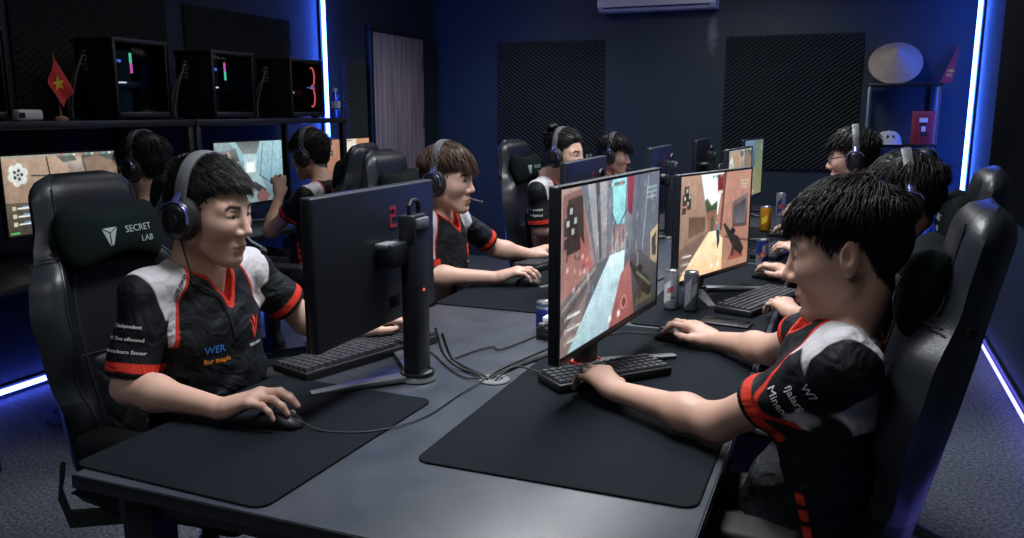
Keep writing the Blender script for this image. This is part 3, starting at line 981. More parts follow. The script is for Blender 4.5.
def headset(person, label, group, band='band_grey', mic=True, mic_dir=1, cord=None):
    """over-ear headset worn on a head; built in the head's frame"""
    r = thing('headset', label, 'headset', (0, 0, 0), 0, group)
    mtx = Matrix.Identity(4)
    R3 = person.Ri.T @ person.RH
    for i in range(3):
        for j in range(3):
            mtx[i][j] = R3[i, j] * person.S
    hw = person.world(person.head)
    mtx.translation = Vector(hw)
    r.matrix_world = mtx
    top = person.sp.get('hair', {}).get('thick', .016) + .004
    rz = CR_R[2] + CR_C[2] + top; ry = .092
    x0 = -.018
    arc = []
    for i in range(25):
        th = PI * i / 24
        arc.append((x0, ry * math.copysign(abs(math.cos(th)) ** .8, math.cos(th)), .015 + (rz - .015) * math.sin(th) ** .8))
    MB().strip(arc, .030, .011, (1, 0, 0)).build('headband', M[band], r)
    pad = [(a[0], a[1] * .93, a[2] - .008) for a in arc[5:20]]
    MB().strip(pad, .028, .010, (1, 0, 0)).build('headband_pad', M['cushion'], r)
    for s in (-1, 1):
        rot = Matrix.Translation((x0 + .006, s * .083, -.012)) @ Matrix.Rotation(-s * PI / 2, 4, 'X')
        sc = Matrix.Diagonal((.92, 1.12, 1, 1))
        c = MB(); c.lathe([(.001, .040), (.024, .040), (.034, .036), (.0400, .028), (.0410, .016), (.039, .010), (.001, .010)], 28, rot @ sc)
        cup = c.build('earcup', M['cup'], r)
        c = MB(); c.lathe([(.022, .012), (.040, .013), (.0465, .006), (.0465, -.004), (.040, -.011), (.024, -.010), (.022, .012)], 28, rot @ sc, cap=False)
        c.build('ear_cushion', M['cushion'], cup)
        c = MB(); c.lathe([(.0001, .0412), (.012, .0412), (.013, .0400)], 20, rot @ sc); c.build('cup_badge', M['soft_black'], cup)
        y = s * (ry + .010)
        y2 = s * .1225
        c = MB(); c.strip([(x0, s * ry, .052), (x0, y, .040), (x0 + .001, s * .112, .030)], .016, .006, (1, 0, 0))
        c.strip([(x0 - .030, y2, .006), (x0 - .022, y2 - s * .003, .020), (x0 - .004, s * .114, .029), (x0 + .014, s * .114, .029), (x0 + .032, y2 - s * .003, .020), (x0 + .040, y2, .006), (x0 + .043, y2, -.014)], .010, .005, (0, 1, 0))
        c.build('yoke', M['yoke_blue_glint'], r)
    if cord:
        iv = mtx.inverted()
        pts = [Vector((x0 + .01, -.100, -.05))] + [iv @ Vector(q) for q in cord]
        MB().tube(spline(pts, 6), .0022, 6).build('headset_cord', M['soft_black'], r)
    if mic:
        s = mic_dir
        pts = [(x0 + .03, s * .104, -.040), (.030, s * .108, -.068), (.062, s * .092, -.080), (.100, s * .070, -.082), (.122, s * .048, -.082)]
        c = MB(); c.tube(pts, .0028, 8); m = c.build('microphone_boom', M['grey_plastic'], r)
        c = MB(); c.tube([pts[-1], (.130, s * .036, -.084), (.135, s * .026, -.085)], [.006, .0085, .006], 10); c.build('microphone_tip', M['soft_black'], m)
    return r
# ---------------------------------------------------------------- furniture
def smooth01(a, b, x):
    t = min(max((x - a) / (b - a), 0), 1); return t * t * (3 - 2 * t)

BACK_H = .84
def back_halfwidth(w):
    pts = [(0, .215), (.08, .235), (.22, .235), (.36, .262), (.47, .272), (.55, .255), (.63, .205), (.70, .180), (.78, .172), (.84, .165)]
    for (a, x), (b, y) in zip(pts[:-1], pts[1:]):
        if w <= b:
            t = (w - a) / (b - a); t = t * t * (3 - 2 * t) * .5 + t * .5
            return x + (y - x) * t
    return pts[-1][1]

def back_front(u, w):
    """front surface height above the middle plane; u in -1..1"""
    a = abs(u)
    wing = .070 * smooth01(.50, .86, a) * (smooth01(.24, .42, w) * (1 - smooth01(.54, .66, w)))
    wing2 = .055 * smooth01(.55, .88, a) * (1 - smooth01(.16, .30, w))
    hd = .018 * smooth01(.62, .70, w) * (1 - .5 * a)
    return .042 + wing + wing2 + hd

def chair_back_mb():
    mb = MB(); rings = []
    N = 26; K = 46
    for i in range(K + 1):
        # rounded ends: the section shrinks towards the bottom and the top
        w = BACK_H * i / K
        e = 1.0
        if w > BACK_H - .07: e = math.sqrt(max(1 - ((w - BACK_H + .07) / .07) ** 2, 0.0))
        if w < .04: e = math.sqrt(max(1 - ((.04 - w) / .04) ** 2, 0.0))
        ew = .55 + .45 * e; et = max(e, .04)
        hw = back_halfwidth(w) * ew
        ring = []
        for j in range(N + 1):
            u = -1 + 2 * j / N
            u = math.copysign(abs(u) ** .85, u)
            edge = (1 - abs(u) ** 7)
            t = back_front(u, w) * et
            ring.append((t * (0.25 + .75 * edge), u * hw, w))
        for j in range(N - 1):
            u = 1 - 2 * (j + 1) / N
            edge = (1 - abs(u) ** 3)
            fr = .055 * smooth01(.50, .95, abs(u)) * (smooth01(.24, .42, w) * (1 - smooth01(.54, .66, w)))
            ring.append(((-.048 * edge + fr * .6 - .004) * et, u * hw, w))
        rings.append(ring)
    mb.rings(rings)
    mb.bm.faces.ensure_lookup_table()
    n = len(rings[0])
    for i, f in enumerate(mb.bm.faces):
        j = i % n
        if i < n * K and (j <= 2 or 23 <= j <= 30 or j >= n - 4) and i // n > 12:
            f.material_index = 1  # edge faces take the lighter leather that paints their sheen
    return mb

def seam_line(side, w0, w1, frac):
    pts = []
    for i in range(25):
        w = w0 + (w1 - w0) * i / 24
        f = frac(w) if callable(frac) else frac
        pts.append((back_front(f, w) * (0.25 + .75 * (1 - f ** 7)) + .0012, side * f * back_halfwidth(w), w))
    return pts

def make_chair(label, group, loc, rz, recline=.16, pillow_logo=True):
    t = thing('gaming_chair', label, 'chair', loc, rz, group)
    # back rest in a frame hinged behind the seat
    B = Matrix.Translation((-.215, 0, .46)) @ Matrix.Rotation(-recline, 4, 'Y')
    def place(o):
        o.data.transform(B); return o
    back = place(chair_back_mb().build('backrest', [M['leather'], M['seam_and_sheen']], t, ang=60))
    c = MB()
    for s in (-1, 1):
        c.tube(seam_line(s, .06, .62, lambda w: .58 - .06 * smooth01(.3, .5, w)), .0032, 6)
        c.tube(seam_line(s, .10, .80, lambda w: .80 - .02 * w), .0022, 6)
    for w in (.60, .34):
        pts = [(back_front(u, w) * (0.25 + .75 * (1 - abs(u) ** 7)) + .001, u * back_halfwidth(w), w + .02 * abs(u)) for u in [(-.96 + 1.92 * k / 24) for k in range(25)]]
        c.tube(pts, .0022, 6)
    place(c.build('seam', M['seam_and_sheen'], back))
    # quilted middle cushion
    NU, NW = 40, 64
    V, F = [], []
    for i in range(NW + 1):
        for j in range(NU + 1):
            u = -1 + 2 * j / NU; w = .07 + .27 * i / NW
            q = min(abs(math.sin((u * 9 + w * 48) * .5)), abs(math.sin((u * 9 - w * 48) * .5)))
            ed = (1 - abs(u) ** 8) * (1 - abs(2 * i / NW - 1) ** 10)
            V.append((.040 + .014 * ed * (.45 + .55 * min(q * 2.4, 1)), u * .125, w))
    for i in range(NW):
        for j in range(NU):
            a = i * (NU + 1) + j
            F.append((a, a + 1, a + NU + 2, a + NU + 1))
    place(np_mesh('quilted_panel', V, F, M['leather2'], t))
    # dog-bone neck pillow
    rings = []
    for i in range(31):
        s = -1 + 2 * i / 30
        y = s * .178
        e = (1 - abs(s) ** 4.5) ** .5 if abs(s) < 1 else 0.0
        hh = (.068 + .058 * s * s) * max(e, .03); tt = (.036 + .018 * (1 - s * s)) * max(e, .03)
        ring = []
        for k in range(28):
            th = 2 * PI * k / 28
            cx, cz = math.cos(th), math.sin(th)
            ring.append((.072 + tt * math.copysign(abs(cx) ** .8, cx), y, .655 + hh * math.copysign(abs(cz) ** .75, cz)))
        rings.append(ring)
    pl = place(MB().rings(rings).build('neck_pillow', M['velour'], t, ang=70))
    for s in (-1, 1):
        c = MB(); c.strip([(.075, s * .150, .615), (.040, s * .178, .622), (-.01, s * .195, .622), (-.022, s * .188, .622)], .020, .004, (0, 0, 1))
        place(c.build('pillow_strap', M['soft_black'], pl))
    if pillow_logo:
        Bi = B.to_3x3()
        def on(name, geo, mt, y, z):
            o = B @ Vector((.14, y, z))
            ax = Bi @ Vector((0, 1, 0)); ay = Bi @ Vector((0, 0, 1))
            return flat_geo(name, geo[0], geo[1], o, ax, ay, mt, pl, target=pl, dist=.3)
        em = polys_geo([[(-.024, .022), (-.004, .010), (-.004, -.026), (-.008, -.020)], [(.024, .022), (.000, .010), (.000, -.026), (.006, -.020)],
                        [(-.022, .0245), (.022, .0245), (.002, .013), (-.002, .013)]])
        on('emblem', em, M['logo_grey'], -.052, .648)
        V, F = text_geo('SECRET', .027); V = [(x * 1.12, y, z) for x, y, z in V]
        on('wordmark', (V, F), M['logo_grey'], .050, .660)
        V, F = text_geo('LAB', .024); V = [(x * 1.2, y, z) for x, y, z in V]
        on('wordmark', (V, F), M['logo_grey'], .078, .628)
    # seat
    c = MB()
    rings = []
    for i in range(25):
        s = i / 24
        x = -.24 + .50 * s
        hw = .235 + .02 * math.sin(PI * s)
        e = 1 if .06 < s < .92 else (math.sqrt(max(1 - ((.06 - s) / .06) ** 2, .02)) if s <= .06 else math.sqrt(max(1 - ((s - .92) / .08) ** 2, .02)))
        ring = []
        for k in range(33):
            u = -1 + 2 * k / 32
            z = .455 + (.030 * smooth01(.55, .85, abs(u)) + .012) * (1 - abs(u) ** 8) * e - .03 * smooth01(.75, 1, s)
            ring.append((x, u * hw, z))
        for k in range(31):
            u = 1 - 2 * (k + 1) / 32
            ring.append((x, u * hw * .97, .445 - .055 * (1 - abs(u) ** 6) * e - .02 * smooth01(.75, 1, s)))
        rings.append(ring)
    c.rings(rings); c.build('seat', M['leather'], t, ang=60)
    c = MB(); c.box((-.01, 0, .375), (.24, .16, .045), .01); c.box((-.01, -.16, .362), (.02, .20, .014), .006)
    c.build('tilt_mechanism', M['black_metal'], t)
    for s in (-1, 1):
        c = MB(); c.strip([(-.12, s * .17, .385), (-.225, s * .255, .395), (-.245, s * .262, .47), (-.232, s * .258, .53)], .05, .014, (0, .2, 1))
        c.build('recline_bracket', M['black_metal'], t)
    for s in (-1, 1):
        a = MB()
        a.tube([(.01, s * .17, .375), (.01, s * .265, .375), (.01, s * .285, .40), (.01, s * .285, .46)], .018, 10)
        a.box((.01, s * .285, .54), (.05, .030, .20), .012)
        ar = a.build('armrest_post', M['plastic'], t)
        MB().box((.03, s * .280, .652), (.27, .092, .030), .013, seg=3).build('armrest_pad', M['soft_black'], ar)
    c = MB(); c.lathe([(.045, .10), (.045, .12), (.028, .14), (.028, .26), (.020, .27), (.020, .36)], 20); c.build('gas_lift', M['black_metal'], t)
    for k in range(5):
        th = 2 * PI * k / 5 + .3
        d = Vector((math.cos(th), math.sin(th), 0))
        l = MB(); l.strip([d * .02 + Vector((0, 0, .125)), d * .18 + Vector((0, 0, .112)), d * .325 + Vector((0, 0, .080))], [.075, .055, .040], [.045, .036, .026], d.cross(Vector((0, 0, 1))))
        lg = l.build('base_leg', M['plastic'], t)
        w = MB(); tx = d.cross(Vector((0, 0, 1)))
        for s in (-1, 1):
            mt = Matrix.Translation(d * .325 + tx * (s * .017) + Vector((0, 0, .030))) @ Matrix.Rotation(th, 4, 'Z') @ Matrix.Rotation(PI / 2, 4, 'X')
            w.lathe([(.006, -.010), (.027, -.010), (.030, -.006), (.030, .006), (.027, .010), (.006, .010)], 18, mt)
        w.tube([d * .325 + Vector((0, 0, .03)), d * .325 + Vector((0, 0, .085))], .010, 8)
        w.build('caster', M['soft_black'], lg)
    return t

# ---------------------------------------------------------------- painted game views
class Canvas:
    def __init__(self, w=200, h=114):
        self.w, self.h = w, h
        self.a = np.zeros((h, w, 3)); ys, xs = np.mgrid[0:h, 0:w]
        self.u = (xs + .5) / w; self.v = 1 - (ys + .5) / h
        self.rs = np.random.default_rng(5)
    def fill(self, c0, c1=None, vert=True):
        c0 = np.array(c0, float); c1 = c0 if c1 is None else np.array(c1, float)
        t = (self.v if vert else self.u)[..., None]
        self.a = c0 * (1 - t) + c1 * t
        return self
    def _blend(self, m, c0, c1=None, vert=True, a=1.0):
        c0 = np.array(c0, float); c1 = c0 if c1 is None else np.array(c1, float)
        t = (self.v if vert else self.u)
        tt = t[m > .5]
        lo, hi = (tt.min(), tt.max()) if tt.size else (0, 1)
        t = np.clip((t - lo) / max(hi - lo, 1e-6), 0, 1)[..., None]
        col = c0 * (1 - t) + c1 * t
        m = (m * a)[..., None]
        self.a = self.a * (1 - m) + col * m
    def poly(self, pts, c0, c1=None, vert=True, a=1.0):
        acc = np.zeros((self.h, self.w))
        for dx, dy in ((.25, .25), (.75, .25), (.25, .75), (.75, .75)):
            px = self.u + (dx - .5) / self.w; py = self.v + (dy - .5) / self.h
            ins = np.zeros_like(px, bool); n = len(pts)
            for i in range(n):
                (x1, y1), (x2, y2) = pts[i], pts[(i + 1) % n]
                if y1 == y2: continue
                cnd = ((y1 > py) != (y2 > py)) & (px < (x2 - x1) * (py - y1) / (y2 - y1) + x1)
                ins ^= cnd
            acc += ins
        self._blend(acc / 4, c0, c1, vert, a); return self
    def rect(self, x0, y0, x1, y1, c0, c1=None, vert=True, a=1.0):
        return self.poly([(x0, y0), (x1, y0), (x1, y1), (x0, y1)], c0, c1, vert, a)
    def line(self, x0, y0, x1, y1, w, c, a=1.0):
        dx, dy = x1 - x0, (y1 - y0)
        L = math.hypot(dx * 1.77, dy) or 1
        nx, ny = -dy / L * w / 1.77 / 1.77 * 1.77, dx * 1.77 / L * w
        nx = -dy / L * w / 1.77; ny = dx * 1.77 / L * w
        return self.poly([(x0 + nx, y0 + ny), (x1 + nx, y1 + ny), (x1 - nx, y1 - ny), (x0 - nx, y0 - ny)], c, None, True, a)
    def disc(self, x, y, rx, ry, c, a=1.0):
        return self.poly([(x + rx * math.cos(k * PI / 10), y + ry * math.sin(k * PI / 10)) for k in range(20)], c, None, True, a)
    def noise(self, amt):
        n = self.rs.normal(size=(self.h, self.w)); k = self.rs.normal(size=(self.h // 6 + 2, self.w // 6 + 2))
        k = np.kron(k, np.ones((6, 6)))[:self.h, :self.w]
        for ax_ in (0, 1):
            k = sum(np.roll(k, s_, ax_) for s_ in range(-3, 4)) / 7
        self.a *= (1 + amt * (.5 * n + .5 * k))[..., None]; return self

def hud(c, mini=True, tint=(.62, .68, .66)):
    if mini:
        for dx, dy, sx, sy in ((.03, .72, .09, .10), (.05, .80, .06, .10), (.09, .68, .05, .14), (.03, .64, .05, .06)):
            c.rect(dx, dy, dx + sx, dy + sy, (.12, .11, .11), None, True, .75)
        for dx, dy in ((.05, .77), (.09, .72), (.075, .84), (.11, .78)):
            c.rect(dx, dy, dx + .022, dy + .035, tint, None, True, .8)
    for k in range(3):
        c.rect(.04, .06 + k * .075, .052, .09 + k * .075, (.7, .66, .4), None, True, .6)
        c.rect(.06, .07 + k * .075, .17, .085 + k * .075, (.75, .8, .8), None, True, .75)
        c.rect(.06, .092 + k * .075, .13, .10 + k * .075, tint, None, True, .5)
    c.rect(.42, .95, .58, .975, (.2, .25, .25), None, True, .7)
    c.rect(.44, .95, .47, .98, (.7, .8, .75), None, True, .8); c.rect(.53, .95, .56, .98, (.7, .4, .35), None, True, .8)
    for k in range(3):
        c.rect(.84, .88 - k * .035, .97, .895 - k * .035, (.55, .72, .68), None, True, .55)
    c.rect(.44, .05, .47, .09, (.8, .85, .85), None, True, .7); c.rect(.53, .05, .56, .09, (.8, .85, .85), None, True, .7)
    c.rect(.494, .49, .506, .51, (.6, 1, .9), None, True, .8)

def gun(c, x=.62, y=.0, body=(.06, .065, .07), glove=(.35, .25, .22), s=1.0):
    T = lambda pts: [(x + px * s, y + py * s) for px, py in pts]
    c.poly(T([(.02, .0), (.10, .12), (.24, .10), (.30, 0)]), glove)
    c.poly(T([(-.06, .42), (-.045, .45), (.10, .30), (.20, .25), (.30, .10), (.26, .02), (.12, .12), (.02, .28)]), body, (.16, .16, .17))
    c.poly(T([(.05, .33), (.09, .38), (.15, .33), (.12, .28)]), (.10, .10, .11))
    c.poly(T([(.10, .20), (.14, .22), (.13, .05), (.08, .04)]), (.22, .16, .13))

def view_street():
    """grey and pink alley with a teal lit path"""
    c = Canvas().fill((.22, .25, .29), (.33, .37, .42))
    c.poly([(0, 0), (0, 1), (.16, 1), (.30, .50), (.12, 0)], (.40, .33, .33), (.58, .45, .43))
    c.poly([(.02, .35), (.02, .96), (.17, .98), (.25, .60), (.18, .42)], (.55, .33, .30), (.45, .30, .28))
    c.poly([(.05, .60), (.06, .93), (.18, .94), (.20, .62)], (.16, .13, .13), (.22, .17, .16))
    c.poly([(.16, .70), (.30, .45), (.26, .36), (.18, .5)], (.62, .28, .27))
    c.poly([(.22, 1), (.40, 1), (.41, .50), (.31, .48)], (.42, .42, .44), (.52, .53, .56))
    c.poly([(.29, 1), (.33, 1), (.36, .5), (.34, .5)], (.25, .26, .30))
    c.poly([(.0, .32), (.32, .50), (.30, .40), (.0, .12)], (.24, .22, .24), (.40, .36, .36))
    c.line(.02, .28, .30, .46, .008, (.55, .52, .52), .7); c.line(.02, .22, .30, .43, .006, (.14, .14, .16), .8)
    c.poly([(.40, 1), (.70, 1), (.66, .46), (.42, .46)], (.34, .37, .42), (.36, .42, .48))
    c.poly([(.455, 1), (.60, 1), (.585, .66), (.52, .62), (.47, .70)], (.36, .66, .70), (.44, .78, .82))
    c.poly([(.61, 1), (.69, 1), (.67, .72), (.62, .76)], (.45, .10, .20), (.55, .16, .26))
    c.line(.45, .78, .52, .66, .008, (.22, .28, .36)); c.line(.52, .66, .61, .78, .008, (.22, .28, .36))
    c.poly([(.45, .70), (.62, .68), (.60, .52), (.46, .50)], (.55, .50, .50), (.42, .35, .38))
    for i in range(16):
        x = .44 + .012 * i; c.rect(x, .50 + .03 * ((i * 7) % 5), x + .009, .56 + .028 * ((i * 3) % 5), [(.65, .25, .28), (.30, .50, .55), (.62, .58, .55), (.18, .20, .24)][i % 4])
    c.poly([(.70, 1), (1, 1), (1, .30), (.66, .48)], (.28, .31, .36), (.33, .37, .44))
    c.line(.86, .98, .80, .45, .006, (.62, .66, .72), .8); c.line(.75, 1, .70, .48, .005, (.20, .22, .27), .8)
    c.poly([(.90, .55), (1, .60), (1, .30), (.91, .32)], (.55, .48, .36), (.65, .55, .42))
    c.poly([(.92, .50), (.98, .54), (.98, .36), (.93, .37)], (.20, .18, .17))
    c.poly([(.06, 0), (.44, .50), (.60, .50), (.56, 0)], (.46, .60, .64), (.62, .76, .80))
    c.poly([(.44, .50), (.60, .50), (.585, .42), (.42, .42)], (.65, .80, .86))
    c.poly([(.44, 0), (.56, .34), (.66, .42), (.72, 0)], (.52, .22, .21), (.60, .32, .31))
    c.poly([(.72, 0), (.66, .44), (.74, .47), (1, .28), (1, 0)], (.16, .17, .18), (.26, .27, .29))
    c.disc(.60, .13, .035, .05, (.75, .62, .6), .5); c.disc(.60, .13, .024, .036, (.46, .11, .11), .9)
    rs = np.random.default_rng(11)
    for k in range(46):
        x = rs.uniform(.20, .98); y = rs.uniform(.30, .95); hh_ = rs.uniform(.02, .12); ww_ = rs.uniform(.004, .016)
        c.rect(x, y, x + ww_, y + hh_, [(.62, .66, .70), (.16, .17, .20), (.55, .36, .36), (.42, .56, .60), (.70, .66, .60)][k % 5], None, True, .45)
    for k in range(14):
        x = rs.uniform(.02, .24); y = rs.uniform(.34, .60)
        c.rect(x, y, x + .02, y + .03, [(.72, .55, .52), (.20, .16, .17), (.80, .76, .72)][k % 3], None, True, .5)
    gun(c, .70, .05, (.10, .11, .09), (.30, .27, .16), .8)
    c.line(.74, .30, .92, .15, .012, (.55, .55, .30), .5)
    hud(c); c.noise(.10); return c.a

def view_brick():
    """sunlit brick lane with a sand road"""
    c = Canvas().fill((.64, .44, .34), (.56, .38, .31))
    c.poly([(.24, 1), (.58, 1), (.52, .58), (.33, .60)], (.82, .88, .84), (.74, .84, .86))
    c.poly([(.30, .72), (.36, .76), (.42, .68), (.50, .72), (.50, .60), (.32, .58)], (.16, .26, .15), (.25, .36, .22))
    c.poly([(0, .30), (0, 1), (.26, 1), (.36, .60), (.36, .42)], (.50, .36, .29), (.62, .46, .38))
    c.poly([(.12, .40), (.12, .60), (.34, .58), (.34, .44)], (.42, .30, .22), (.36, .26, .20))
    for k in range(6):
        c.line(.13 + .035 * k, .40, .13 + .035 * k, .60, .003, (.24, .16, .12), .6)
    c.poly([(.36, .62), (.50, .64), (.50, .40), (.38, .42)], (.55, .33, .24), (.48, .30, .22))
    c.poly([(.42, .56), (.46, .57), (.46, .42), (.42, .42)], (.25, .30, .22))
    c.poly([(.58, 1), (1, 1), (1, .20), (.60, .34), (.50, .42), (.52, .62)], (.58, .36, .29), (.66, .43, .35))
    c.poly([(.49, .98), (.575, .98), (.57, .80), (.50, .80)], (.50, .08, .09), (.45, .12, .14))
    c.rect(.51, .79, .57, .82, (.75, .72, .72))
    c.poly([(.58, 1), (.62, 1), (.58, .40), (.55, .42)], (.40, .22, .17))
    c.poly([(.72, .68), (.96, .76), (.96, .40), (.74, .42)], (.30, .22, .21), (.42, .34, .33))
    c.poly([(.75, .63), (.93, .70), (.93, .44), (.77, .45)], (.36, .36, .40), (.22, .21, .24))
    for k in range(4):
        c.line(.78 + .04 * k, .44, .78 + .04 * k, .66, .004, (.18, .13, .12), .8)
    c.line(.62, .34, 1, .24, .012, (.32, .20, .16), .8)
    c.poly([(0, 0), (.40, .42), (.50, .42), (.62, .30), (.60, 0)], (.86, .64, .42), (.92, .76, .56))
    c.poly([(0, 0), (0, .30), (.38, .43), (.20, .22)], (.36, .27, .23), (.42, .32, .27))
    c.poly([(.60, 0), (.60, .32), (1, .22), (1, 0)], (.62, .40, .29), (.56, .36, .28))
    c.poly([(.50, .42), (.545, .46), (.555, .30), (.53, .22)], (.16, .18, .22))
    c.disc(.535, .44, .016, .03, (.25, .45, .62))
    gun(c, .66, .08, (.14, .09, .09), (.55, .22, .16), .9)
    hud(c); c.noise(.08); return c.a

def view_tan():
    """tan stone yard with a pale star shaped map"""
    c = Canvas().fill((.42, .33, .26), (.60, .48, .38))
    c.poly([(0, 0), (0, .42), (.40, .38), (.46, 0)], (.22, .19, .16), (.32, .27, .22))
    c.poly([(.40, 1), (.55, 1), (.60, .3), (.44, .35)], (.42, .32, .24), (.64, .52, .42))
    c.poly([(.52, .95), (.66, .93), (.66, .6), (.56, .62)], (.30, .25, .22), (.62, .58, .52))
    c.poly([(.44, .98), (.60, .98), (.62, .90), (.50, .88)], (.30, .33, .30))
    c.poly([(.66, 1), (1, 1), (1, .5), (.70, .5)], (.33, .27, .22), (.25, .30, .28))
    c.poly([(.68, .92), (.80, .96), (1, .84), (1, .70), (.72, .68)], (.46, .36, .28))
    c.line(.36, .98, .40, .40, .010, (.12, .14, .15)); c.line(.22, .74, .39, .72, .008, (.10, .12, .13)); c.line(.38, .72, .40, .30, .012, (.16, .17, .17))
    for k in range(6):
        th = k * PI / 3 + .3
        c.disc(.12 + .052 * math.cos(th), .76 + .095 * math.sin(th), .030, .055, (.66, .68, .66))
    c.disc(.12, .76, .055, .10, (.64, .66, .64))
    for k in range(5):
        th = k * PI / 2.5; c.disc(.12 + .03 * math.cos(th), .76 + .055 * math.sin(th), .012, .022, (.20, .18, .17))
    c.disc(.12, .76, .010, .018, (.2, .2, .2))
    for k in range(3):
        c.rect(.05, .12 + k * .10, .08, .17 + k * .10, (.66, .63, .45)); c.rect(.09, .13 + k * .10, .20, .15 + k * .10, (.72, .76, .74))
        c.rect(.13, .155 + k * .10, .19, .17 + k * .10, (.30, .50, .62))
    c.rect(.02, .02, .09, .045, (.25, .7, .25)); c.rect(0, .965, 1, 1, (.45, .50, .46), None, True, .6)
    for k in range(9):
        c.rect(.48 + k * .055, .965, .50 + k * .055, .99, [(.7, .3, .25), (.3, .6, .55), (.75, .72, .6)][k % 3])
    c.noise(.10); return c.a

def view_teal():
    """teal corridor with hands on a weapon"""
    c = Canvas().fill((.24, .38, .42), (.45, .62, .66))
    c.poly([(0, 0), (0, 1), (.22, 1), (.40, .58), (.36, .3)], (.22, .30, .33), (.42, .52, .54))
    c.poly([(.05, .85), (.30, .9), (.34, .7), (.10, .62)], (.16, .18, .20), (.38, .42, .42))
    c.poly([(.30, 1), (.66, 1), (.60, .80), (.40, .80)], (.40, .44, .42), (.30, .34, .34))
    c.poly([(.40, .80), (.60, .80), (.58, .50), (.42, .50)], (.62, .74, .76), (.50, .62, .64))
    c.poly([(.44, .66), (.56, .66), (.55, .50), (.45, .50)], (.80, .88, .90))
    c.poly([(.66, 1), (1, 1), (1, .1), (.60, .42)], (.30, .48, .54), (.48, .66, .70))
    c.line(.70, .98, .64, .45, .008, (.20, .28, .32)); c.line(.86, 1, .80, .30, .006, (.24, .36, .40)); c.line(.62, .45, 1, .12, .010, (.20, .26, .30))
    c.poly([(.36, .3), (.44, .50), (.58, .50), (.66, .38), (.80, 0), (.10, 0)], (.34, .46, .48), (.48, .60, .62))
    c.disc(.18, .78, .05, .07, (.55, .45, .40)); c.disc(.16, .80, .02, .03, (.15, .15, .16)); c.rect(.10, .7, .16, .76, (.18, .2, .2))
    c.poly([(.48, .30), (.56, .34), (.72, .20), (.74, .10), (.60, .16)], (.10, .11, .12), (.2, .21, .22))
    c.poly([(.56, .12), (.66, .22), (.78, .10), (.74, 0), (.60, 0)], (.42, .24, .24))
    c.noise(.10); return c.a

def view_amber():
    c = Canvas().fill((.62, .42, .28), (.78, .56, .38))
    c.poly([(0, 0), (0, 1), (.3, 1), (.4, .4)], (.50, .30, .20), (.62, .40, .28))
    c.poly([(.3, 1), (.7, 1), (.6, .6), (.4, .6)], (.8, .72, .6), (.7, .66, .58))
    c.poly([(.7, 1), (1, 1), (1, .2), (.62, .5)], (.56, .34, .22), (.70, .46, .30))
    c.poly([(.2, 0), (.45, .45), (.6, .45), (.9, 0)], (.75, .56, .38), (.8, .6, .4))
    gun(c, .6, .05); hud(c); c.noise(.08); return c.a

def view_green():
    c = Canvas().fill((.10, .16, .20), (.28, .40, .46))
    c.poly([(.55, 0), (.6, 1), (1, 1), (1, 0)], (.42, .46, .16), (.30, .40, .30))
    c.poly([(0, .4), (0, 1), (.4, 1), (.45, .5)], (.16, .22, .28), (.32, .42, .5))
    c.poly([(.3, 0), (.5, .5), (.65, .5), (.95, 0)], (.45, .42, .25))
    hud(c); c.noise(.1); return c.a

def screen_mesh(parent, W, Hh, pic, x, zc, sat=.66, gain=1.32):
    h, w = pic.shape[:2]
    V = np.zeros((h, w, 3)); jj, ii = np.mgrid[0:h, 0:w]
    # facing +x: the viewer's left is +y ... picture u runs from the viewer's left to right
    V[..., 0] = x; V[..., 1] = -(ii / (w - 1) - .5) * W * -1 * -1; V[..., 2] = zc + (.5 - jj / (h - 1)) * Hh
    # a viewer standing at +x and looking towards -x sees +y on the right hand
    V[..., 1] = (ii / (w - 1) - .5) * W
    idx = np.arange(h * w).reshape(h, w)
    F = np.stack([idx[1:, :-1], idx[1:, 1:], idx[:-1, 1:], idx[:-1, :-1]], -1).reshape(-1, 4)
    o = np_mesh('screen', V.reshape(-1, 3), F, M['screen'], parent, smooth=False)
    a = o.data.color_attributes.new('picture', 'FLOAT_COLOR', 'POINT')
    q = pic.reshape(-1, 3); g = q.mean(1, keepdims=True); q = (g + (q - g) * sat) * gain
    col = np.ones((h * w, 4), np.float32); col[:, :3] = np.clip(q, 0, 1)
    col[:, :3] = np.where(col[:, :3] <= .04045, col[:, :3] / 12.92, ((col[:, :3] + .055) / 1.055) ** 2.4)
    a.data.foreach_set('color', col.ravel())
    return o

ZMARK = [[(-.012, .020), (.012, .020), (.012, .014), (-.012, .014)], [(.006, .014), (.012, .014), (.012, .002), (.006, .002)],
         [(-.012, .004), (.012, .004), (.012, -.002), (-.012, -.002)], [(-.012, -.002), (-.006, -.002), (-.006, -.016), (-.012, -.016)],
         [(-.012, -.016), (.014, -.016), (.014, -.022), (-.012, -.022)], [(-.012, .014), (-.007, .014), (-.007, .010), (-.012, .010)]]

